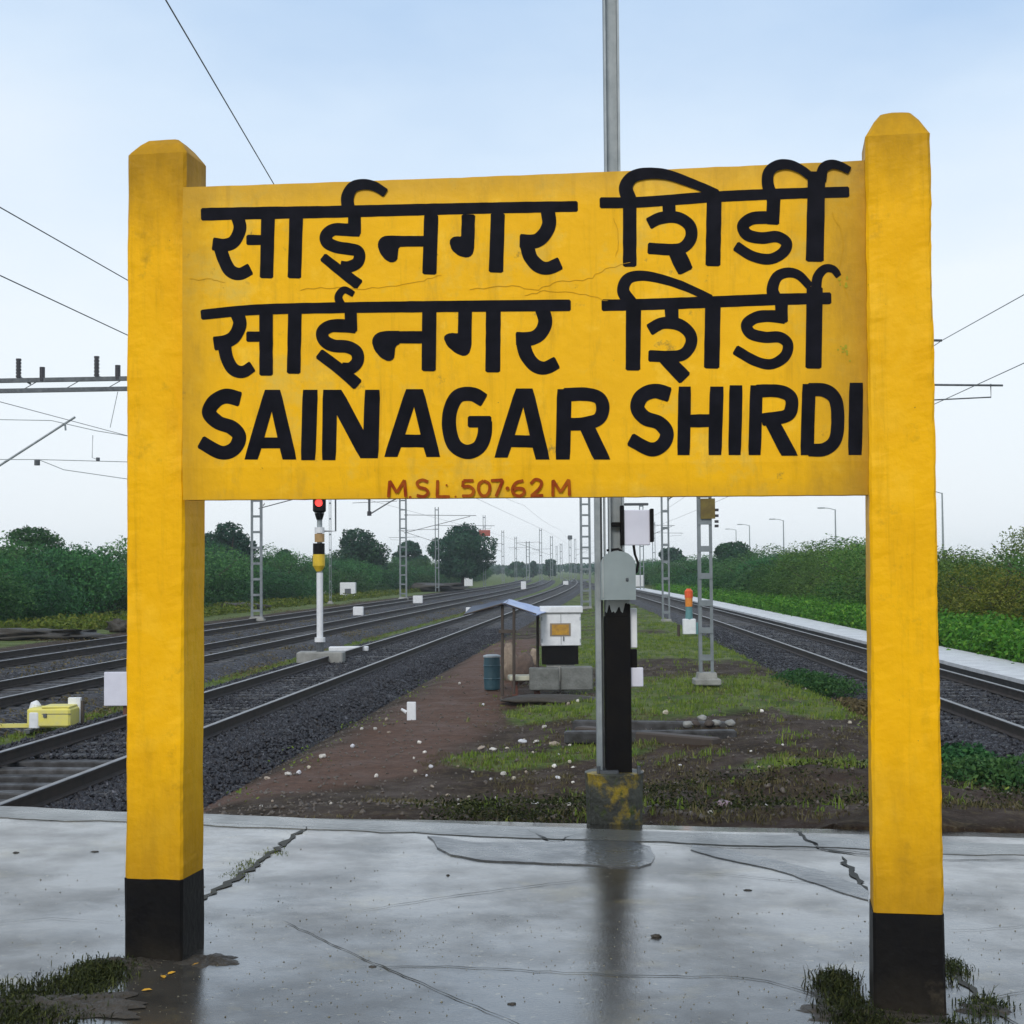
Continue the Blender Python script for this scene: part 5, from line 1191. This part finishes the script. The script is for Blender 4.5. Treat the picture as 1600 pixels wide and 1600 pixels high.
tree(52, 823, 150, 92, 'broad low tree rising from the thicket at the far left', 56, n=14000, leaf=.10, flat=.45, low=.3, m=M_leaf)
tree(1152, 845, 75, 150, 'dark tree right of the two channel mast', 57, leaf=.18, low=.2)
tree(1050, 855, 60, 230, 'tree behind the slim mast and the pale roofed shed', 58, leaf=.26, low=.1)
0 and tree(1260, 840, 70, 118, 'low broad tree top in the right thicket left of the right yellow post', 59, leaf=.14, low=.1)
0 and tree(1500, 832, 60, 62, 'bush like tree top just right of the right yellow post', 60, leaf=.09, low=.1)
tree(808, 877, 44, 430, 'low far tree left of the far masts', 61, n=3000, leaf=.5, low=0, flat=.5); tree(858, 874, 26, 430, 'rounded far tree in the gap left of the near mast', 62, n=2500, leaf=.5, low=0, flat=.6)
tree(833, 877, 14, 430, 'smallest far tree between two far trees', 63, n=1500, leaf=.5, low=0)
for i in range(26):
    px_ = RNG.uniform(560, 1120); 
    tree(px_, RNG.uniform(880, 885), RNG.uniform(40, 90), RNG.uniform(560, 800), 'far hazy tree on the skyline', 100+i, n=900, leaf=.9, low=0, flat=.3); bpy.context.scene.collection.objects[-1]
for o_ in C.objects:
    if o_.get('label') == 'far hazy tree on the skyline': o_['group'] = 'far trees on the skyline'
# leafy ground cover behind the right coping
def cover(name, pts, h, n_per, size, m, seed, label, cat, upright=.6, spread=.16):
    r = np.random.default_rng(seed); n = len(pts)*n_per; base = np.repeat(pts, n_per, 0)
    hh_ = np.repeat(h*r.uniform(.45, 1.15, len(pts)), n_per); p = base + np.stack([r.normal(0, spread, n), r.normal(0, spread, n), r.random(n)*hh_], 1)
    nrm = r.normal(0, .6, (n, 3)); nrm[:, 2] += upright; nrm /= np.linalg.norm(nrm, axis=1)[:, None]
    t = np.cross(nrm, r.normal(0, 1, (n, 3))); t /= np.linalg.norm(t, axis=1)[:, None]; b = np.cross(nrm, t); s = size*r.uniform(.5, 1.3, (n, 1)); a = t*s; c_ = b*s*.5
    v = np.stack([p-a, p-c_, p+a, p+c_], 1).reshape(-1, 3); me_ = fast_mesh(name, v, np.arange(n*4).reshape(n, 4))
    at_ = me_.attributes.new('tint', 'FLOAT', 'POINT'); at_.data.foreach_set('value', np.clip(.5+r.normal(0, .22, n), 0, 1).repeat(4).astype(np.float32))
    o_ = link(name, me_, m); return tag(o_, label, cat, kind='stuff')
n = 5200; yy = 24*(150/24)**NR.random(n); xx = xR(yy)+2.75+NR.random(n)**1.1*(2.8+0.008*yy)+.15
cover('leafy_ground_cover', np.stack([xx, yy, zg(xx, yy)], 1), .75, 26, .075, M_leafb, 71, 'bright green leafy plants growing along the white coping', 'plants')
n = 2600; yy = 60*(200/60)**NR.random(n); xx = xL(yy, -22.5)-NR.random(n)*4
cover('leafy_ground_cover', np.stack([xx, yy, zg(xx, yy)], 1), .45, 14, .1, M_leafy, 72, 'yellow green plants along the foot of the left thicket', 'plants')
# scruffy weeds on the island
def tufts(name, pts, hmin, hmax, blades, wd, m, seed, label, cat='grass', lean=.5):
    r = np.random.default_rng(seed); k = len(pts); n = k*blades; base = np.repeat(pts, blades, 0) + np.stack([r.normal(0, .035, n), r.normal(0, .035, n), np.zeros(n)], 1)
    a = r.uniform(0, 2*PI, n); h = np.repeat(r.uniform(hmin, hmax, k), blades)*r.uniform(.5, 1.1, n); dx, dy = np.cos(a), np.sin(a); ln = r.uniform(.1, lean*1.6, n)*h
    ww = wd*r.uniform(.6, 1.3, n); sx_, sy_ = -dy*ww, dx*ww
    v0 = base + np.stack([sx_, sy_, 0*h], 1); v1 = base - np.stack([sx_, sy_, 0*h], 1)
    m1 = base + np.stack([dx*ln*.35, dy*ln*.35, h*.62], 1); v2 = m1 - np.stack([sx_, sy_, 0*h], 1)*.8; v3 = m1 + np.stack([sx_, sy_, 0*h], 1)*.8
    tip = base + np.stack([dx*ln, dy*ln, h*.95], 1); v4 = tip-np.stack([sx_, sy_, 0*h], 1)*.12; v5 = tip+np.stack([sx_, sy_, 0*h], 1)*.12
    v = np.stack([v0, v1, v2, v3, v4, v5], 1).reshape(-1, 3); o0_ = (np.arange(n)*6)[:, None]
    f = np.concatenate([o0_+np.array([[0, 1, 2, 3]]), o0_+np.array([[3, 2, 4, 5]])], 0)
    me_ = fast_mesh(name, v, f); tint = np.clip(.5+np.repeat(r.normal(0, .2, k), blades)+r.normal(0, .12, n), 0, 1).repeat(6)
    at_ = me_.attributes.new('tint', 'FLOAT', 'POINT'); at_.data.foreach_set('value', tint.astype(np.float32)); o_ = link(name, me_, m); return tag(o_, label, cat, kind='stuff')
def scatter_xy(n, ymin, ymax, xmin, xmax, fn):
    y_ = ymin*(ymax/ymin)**NR.random(n); x_ = NR.uniform(xmin, xmax, n); keep = NR.random(n) < fn(x_, y_)
    clear = (np.abs(x_-xR(y_)) > 2.2) & (np.abs(x_-xL(y_)) > 2.35) & (y_ > edge_y(x_)+.06); kk = keep & clear; x_, y_ = x_[kk], y_[kk]
    return np.stack([x_, y_, zg(x_, y_)-.005], 1)
PG = scatter_xy(80000, 10.2, 95, -10, 11, lambda a, b: np.maximum((green_mask(a, b)-.28)*1.3, .35*sstep(-1, 1, a)*np.clip((fnoise(a, b, 1.9)-.5)*4, 0, 1)))
tufts('grass', PG, .03, .11, 7, .006, M_grass, 81, 'short green and yellowish grass on the earth between the tracks')
PD = scatter_xy(26000, 9.9, 34, -1.5, 7, lambda a, b: np.clip((fnoise(a, b, 1.1)-.46)*3, 0, .8)*(1-path_mask(a, b)))
tufts('dry_weeds', PD, .02, .075, 7, .004, M_dry, 82, 'dry brownish weeds on the earth behind the mast', 'weeds', .8)
PB2 = scatter_xy(5200, 10.4, 14.6, -0.6, 6.2, lambda a, b: np.clip((fnoise(a, b, 1.4)-.42)*3.2, 0, .85))
cover('low_weeds', PB2, .075, 14, .017, M_weed, 83, 'dark leafy weeds on the earth bank right of the mast', 'weeds')
PB3 = scatter_xy(1200, 12.0, 17.0, -1.6, 2.5, lambda a, b: np.clip((green_mask(a, b)-.3)*2, 0, .9))
cover('low_weeds', PB3, .08, 12, .022, M_leafb, 84, 'bright low weeds left of the mast pedestal', 'weeds')
q = G(1214, 1228, -.42); pts = np.array([[q.x+NR.normal(0, .09), q.y+NR.normal(0, .08), float(zg(q.x, q.y))+NR.random()*.12] for _ in range(26)])
o_ = cover('green_weed', pts, .16, 16, .022, M_leafb, 85, 'single bright green leafy weed on the bank right of the pedestal', 'weed'); del o_['kind']
for (px_, py_, s_, lab, sd) in ((1290, 1062, .55, 'dark green low bush left of the right yellow post beside the ballast', 91), (1258, 1055, .45, 'smaller dark green bush beside the ballast right of the two channel mast', 92), (1545, 1215, .38, 'dark low bush at the platform edge right of the right yellow post', 93), (1500, 1190, .3, 'small weedy bush close to the right of the right yellow post', 94), (1335, 1085, .35, 'low brownish bush touching the left side of the right yellow post', 95)):
    q = G(px_, py_+14, -.72); me_ = leaf_cloud('low_bush', [(a_[0]*s_, a_[1]*s_, a_[2]*s_*.45, a_[3]*s_, a_[4]*s_, a_[5]*s_*.5) for a_ in bush_lobes(sd, 3.0, 2.6)], 2600, .035, M_leaf if sd < 95 else M_dry, sd)
    o_ = link('low_bush', me_, None); o_.location = (q.x, q.y, float(zg(q.x, q.y))-.02); tag(o_, lab, 'bush')
PB4 = scatter_xy(9000, 12, 60, -12, 12, lambda a, b: np.clip(np.exp(-((np.abs(a-xR(b))-2.65)/.35)**2)*(fnoise(a, b, .9)*2.6-.7)+.8*np.exp(-((np.abs(a-xL(b))-2.75)/.3)**2)*(fnoise(a, b, .9)*2.6-1.0), 0, .9))
cover('low_weeds', PB4, .09, 10, .022, M_grass, 86, 'patchy low weeds creeping over the edges of the ballast', 'weeds')
n = 9000; yy = 16*(120/16)**NR.random(n); xx = xL(yy, 0)+NR.uniform(-21, -9.2, n); dd_ = np.min([np.abs(xx-xL(yy, o2)) for o2 in (-12.0, -16.7)], 0); kk = (fnoise(xx, yy, .5) > .52) & ((dd_ > 1.5) | (NR.random(n) < .12)); xx, yy = xx[kk], yy[kk]; dd_ = dd_[kk]
cover('low_weeds', np.stack([xx, yy, np.maximum(zg(xx, yy), -.79-np.maximum(0, dd_-1.75)*.42)], 1), .10, 9, .035, M_dry, 87, 'straggling brown weeds among the left sidings', 'weeds')
# weeds in the foreground on the platform
def weed_clump(name, pts_px, n, h, leaf, label, seed, m=None):
    P = []
    r = random.Random(seed)
    for _ in range(n):
        a_, b_, sx_, sy_ = r.choice(pts_px); q_ = G(a_+r.gauss(0, sx_), b_+r.gauss(0, sy_), 0); P.append((q_.x, q_.y, float(plat_z(q_.x))))
    o_ = tufts(name, np.array(P), h*.4, h, 8, .0026, m or M_weed, seed, label, 'weeds', .9)
    mo = cover('weed_leaf_litter', np.array(P), h*.6, 9, leaf, m or M_weed, seed+1, label, 'weeds', spread=.022); del mo['kind']; mo.parent = o_
    for kk in ('label', 'category'): 
        if kk in mo: del mo[kk]
    mo.name = 'leaves'; return o_
weed_clump('weed_clump', [(45, 1565, 30, 12), (90, 1555, 30, 13), (130, 1540, 22, 11), (60, 1590, 40, 10), (150, 1530, 16, 8), (20, 1585, 20, 12)], 420, .036, .007, 'dark mossy weed clump on the platform at the bottom left corner', 301)
weed_clump('weed_clump', [(170, 1512, 16, 4), (150, 1518, 12, 4)], 110, .035, .007, 'dark weeds at the left side of the left post base', 303)
weed_clump('weed_clump', [(1308, 1530, 14, 10), (1325, 1555, 16, 9), (1345, 1572, 18, 7), (1300, 1515, 10, 6)], 200, .050, .008, 'weeds growing at the left side of the right post base', 305)
weed_clump('weed_clump', [(1370, 1588, 25, 6), (1420, 1590, 25, 6)], 160, .034, .007, 'weeds in front of the right post base', 307)
weed_clump('weed_clump', [(1500, 1585, 22, 7), (1488, 1495, 6, 9), (1535, 1548, 14, 7)], 110, .036, .007, 'weeds along the crack right of the right post base', 309)
weed_clump('weed_clump', [(395, 1353, 9, 4), (375, 1366, 9, 4), (425, 1335, 6, 4)], 22, .014, .005, 'green weeds growing in the crack right of the left post', 311, M_leafy)
# mud at post feet
def mud(px_, py_, rx, ry, h, seed, lab):
    """crumbled wet soil with a ragged outline, thinning to nothing at its rim"""
    q_ = G(px_, py_, 0); n_, k_ = 64, 9; vs = [(0, 0, h)]
    for j_ in range(1, k_+1):
        for i_ in range(n_):
            a_ = 2*PI*i_/n_; e_ = 1+.55*mnoise.noise(Vector((math.cos(a_)*1.6, math.sin(a_)*1.6, seed)))+.28*mnoise.noise(Vector((math.cos(a_)*6, math.sin(a_)*6, seed)))
            t_ = j_/k_; x_, y_ = math.cos(a_)*rx*e_*t_, math.sin(a_)*ry*e_*t_
            z_ = h*(1-t_**1.5)*(0.75+0.9*mnoise.noise(Vector((x_*28, y_*28, seed)))) + .004*mnoise.noise(Vector((x_*90, y_*90, seed)))*(1-t_)
            vs.append((x_, y_, z_ if j_ < k_ else -.004))
    fs = [(0, 1+i_, 1+(i_+1) % n_) for i_ in range(n_)] + [(1+j_*n_+i_, 1+(j_+1)*n_+i_, 1+(j_+1)*n_+(i_+1) % n_, 1+j_*n_+(i_+1) % n_) for j_ in range(k_-1) for i_ in range(n_)]
    o_ = MB().add(vs, fs).build('mud_patch', M_soil, smooth=True); o_.location = (q_.x, q_.y, float(plat_z(q_.x))+.002); tag(o_, lab, 'mud')
mud(325, 1500, .12, .10, .018, 61, 'dark mud patch at the right side of the left post base'); mud(180, 1508, .16, .09, .02, 62, 'dark mud patch at the left side of the left post base')
mud(70, 1575, .36, .20, .022, 63, 'dark mud under the weeds in the bottom left corner'); mud(1330, 1565, .2, .14, .02, 64, 'dark mud at the left side of the right post base'); mud(1430, 1585, .28, .09, .02, 65, 'dark mud in front of the right post base'); mud(1530, 1552, .10, .08, .014, 66, 'small mud patch right of the right post base')
for i, (px_, py_, a_, lab) in enumerate(((229, 1549, .2, 'wet yellow leaf lying alone in front of the left post base'), (268, 1522, .9, 'yellow leaf closest in front of the left post base'), (255, 1528, 2.0, 'yellow leaf second closest in front of the left post base'), (308, 1508, .5, 'pale yellow leaf at the right corner of the left post base'))):
    q = G(px_, py_, 0); s_ = .020
    MBl = MB().add([(-s_, 0, .002), (-s_*.4, s_*.5, .006), (s_*.5, s_*.45, .007), (s_*1.1, 0, .003), (s_*.5, -s_*.45, .006), (-s_*.4, -s_*.5, .004), (0, 0, .003)], [(6, 0, 1), (6, 1, 2), (6, 2, 3), (6, 3, 4), (6, 4, 5), (6, 5, 0)])
    o_ = MBl.build('fallen_leaf', M_leafbits); o_.location = (q.x, q.y, float(plat_z(q.x))+.002); o_.rotation_euler = (0, 0, a_); tag(o_, lab, 'leaf', 'yellow leaves on the wet platform')
# small dark clods on the platform
for i, (px_, py_) in enumerate(((1025, 1451), (800, 1558), (582, 1505), (25, 1340), (148, 1336), (700, 1362), (1168, 1376))):
    q = G(px_, py_, 0); s_ = (.012 if py_ > 1420 else .015)*(1.3 if i == 0 else 1)
    o_ = lump('clod', (q.x, q.y, float(plat_z(q.x))-.004), s_*RNG.uniform(.6, 1.5), s_*RNG.uniform(.6, 1.3), .005 if i else .010, M_soil, 200+i, rough=.4); tag(o_, 'small dark clod of soil on the wet platform', 'clod', 'clods on the platform')
# litter
lit = [(503, 1181, 16, 9), (483, 1198, 12, 8), (467, 1206, 11, 9), (450, 1208, 16, 8), (418, 1213, 14, 7), (357, 1219, 8, 6), (324, 1163, 8, 6), (551, 1165, 11, 8), (588, 1211, 10, 9), (604, 1123, 9, 7), (586, 1138, 8, 7), (649, 1204, 11, 7), (673, 1197, 9, 8), (565, 1137, 8, 6), (608, 1144, 9, 5), (718, 1258, 14, 10), (812, 1264, 13, 10), (836, 1273, 16, 11), (890, 1273, 13, 9), (871, 1271, 9, 8), (787, 1203, 13, 10), (803, 1225, 10, 8), (872, 1214, 13, 7), (866, 1195, 12, 8), (752, 1168, 20, 7), (770, 1170, 18, 7), (792, 1168, 11, 6), (816, 1154, 20, 9), (838, 1156, 17, 7), (866, 1161, 22, 12), (850, 1135, 14, 7), (710, 1184, 9, 7), (755, 1100, 6, 5), (718, 1067, 6, 5), (888, 1099, 9, 8), (903, 1099, 7, 6), (1040, 1113, 12, 10), (1034, 1240, 12, 11), (1085, 1234, 16, 10), (1094, 1241, 12, 9), (1110, 1269, 13, 9), (1165, 1217, 14, 12), (1197, 1256, 12, 12), (1320, 1245, 18, 16), (1338, 1235, 26, 18), (1190, 1110, 8, 7), (1328, 1127, 9, 8), (1515, 1200, 9, 8), (1575, 1240, 16, 14), (700, 1242, 9, 6), (1259, 1076, 7, 6), (1310, 1082, 9, 6), (775, 1272, 11, 6), (915, 1263, 8, 6), (1004, 1205, 9, 6), (517, 1262, 8, 5)]
lit += [(RNG.uniform(330, 900), RNG.uniform(1244, 1264), RNG.uniform(5, 9), RNG.uniform(4, 6)) for _ in range(14)] + [(RNG.uniform(640, 900), RNG.uniform(1150, 1235), RNG.uniform(5, 11), RNG.uniform(4, 7)) for _ in range(16)] + [(RNG.uniform(1010, 1350), RNG.uniform(1150, 1262), RNG.uniform(5, 10), RNG.uniform(4, 7)) for _ in range(14)]
lm = []
for s in range(5):
    bm = bmesh.new(); bmesh.ops.create_icosphere(bm, subdivisions=2, radius=.5)
    for v in bm.verts: v.co *= 1+.45*mnoise.noise(v.co*3.1+Vector((s*9, 0, 0)))
    me_ = bpy.data.meshes.new('litter'); bm.to_mesh(me_); bm.free(); me_.materials.append((M_litter, mat('litter_cream', (.50, .46, .36), .7, base2=(.3, .26, .2), scale=15), mat('litter_paper', (.68, .68, .70), .6, base2=(.45, .45, .48), scale=25), M_litter, mat('litter_tan', (.36, .30, .24), .7, base2=(.2, .16, .12), scale=15))[s]); lm.append(me_)
for i, (px_, py_, a_, b_) in enumerate(lit):
    q = G(px_, py_+b_*.4, -.65)
    for _ in range(3): q = G(px_, py_+b_*.4, float(zg(q.x, q.y)))
    if q.y < edge_y(q.x)+.12: q = Vector((q.x, edge_y(q.x)+.2, float(zg(q.x, edge_y(q.x)+.2))))
    hz_ = float(zg(q.x, q.y)); 
    if abs(q.x-float(xL(q.y))) < 2.9: hz_ = max(hz_, -0.795-max(0, abs(q.x-float(xL(q.y)))-1.75)*.42)
    o_ = bpy.data.objects.new('litter', lm[i % 5]); C.objects.link(o_); k_ = q.y/F*.78; o_.location = (q.x, q.y, hz_+b_*k_*.35); o_.scale = (a_*k_, a_*k_*.7, b_*k_); o_.rotation_euler = (RNG.uniform(-.3, .3), RNG.uniform(-.3, .3), RNG.uniform(0, 6))
    tag(o_, 'crumpled white litter on the bare earth between the tracks', 'litter', 'litter scattered behind the platform')
tag([o for o in C.objects if o.name.startswith('litter')][44], 'largest white plastic litter beside the right yellow post', 'litter', 'litter scattered behind the platform')
q = G(1128, 1258, -.4); q = G(1128, 1258, float(zg(q.x, q.y))); o_ = lump('litter_bag', (q.x, q.y, float(zg(q.x, q.y))), .075, .05, .03, M_litter2, 77); tag(o_, 'flattened lilac plastic bag on the bank right of the pedestal', 'bag')
# dark heaps by the far left sidings
for (px_, py_, rx, h, lab) in ((40, 1000, 2.6, .35, 'long low black heap beside the farthest left siding'), (186, 990, .45, .5, 'black pointed heap close to the left of the left yellow post'), (375, 955, 1.6, .45, 'black low heap at the foot of the double channel mast'), (480, 925, 6.0, 1.1, 'long dark heap behind the signal'), (660, 925, 5.0, .9, 'long dark heap below the tree line left of the big tree')):
    q = G(px_, py_, -.85); o_ = lump('dark_heap', q, rx, rx*.5, h*.62, M_soil, int(px_), rough=.6); tag(o_, lab, 'heap', 'dark heaps beside the sidings')
# haze ------------------------------------------------------------------
hz_me = MB().box((0, 390, 6.0), (1500, 860, 15.4)).build('haze', None, mesh_only=True)
hz_o = bpy.data.objects.new('haze', hz_me); C.objects.link(hz_o); hz_o['kind'] = 'stuff'; hz_o['label'] = 'pale moist haze over the railway yard'; hz_o['category'] = 'haze'
hm = bpy.data.materials.new('haze_air'); hm.use_nodes = True; t = hm.node_tree; t.nodes.clear(); vo = t.nodes.new('ShaderNodeVolumePrincipled'); oo = t.nodes.new('ShaderNodeOutputMaterial')
vo.inputs['Color'].default_value = (.85, .93, 1, 1); vo.inputs['Density'].default_value = 0.0004; vo.inputs['Anisotropy'].default_value = .3; t.links.new(vo.outputs[0], oo.inputs['Volume']); hz_me.materials.append(hm)
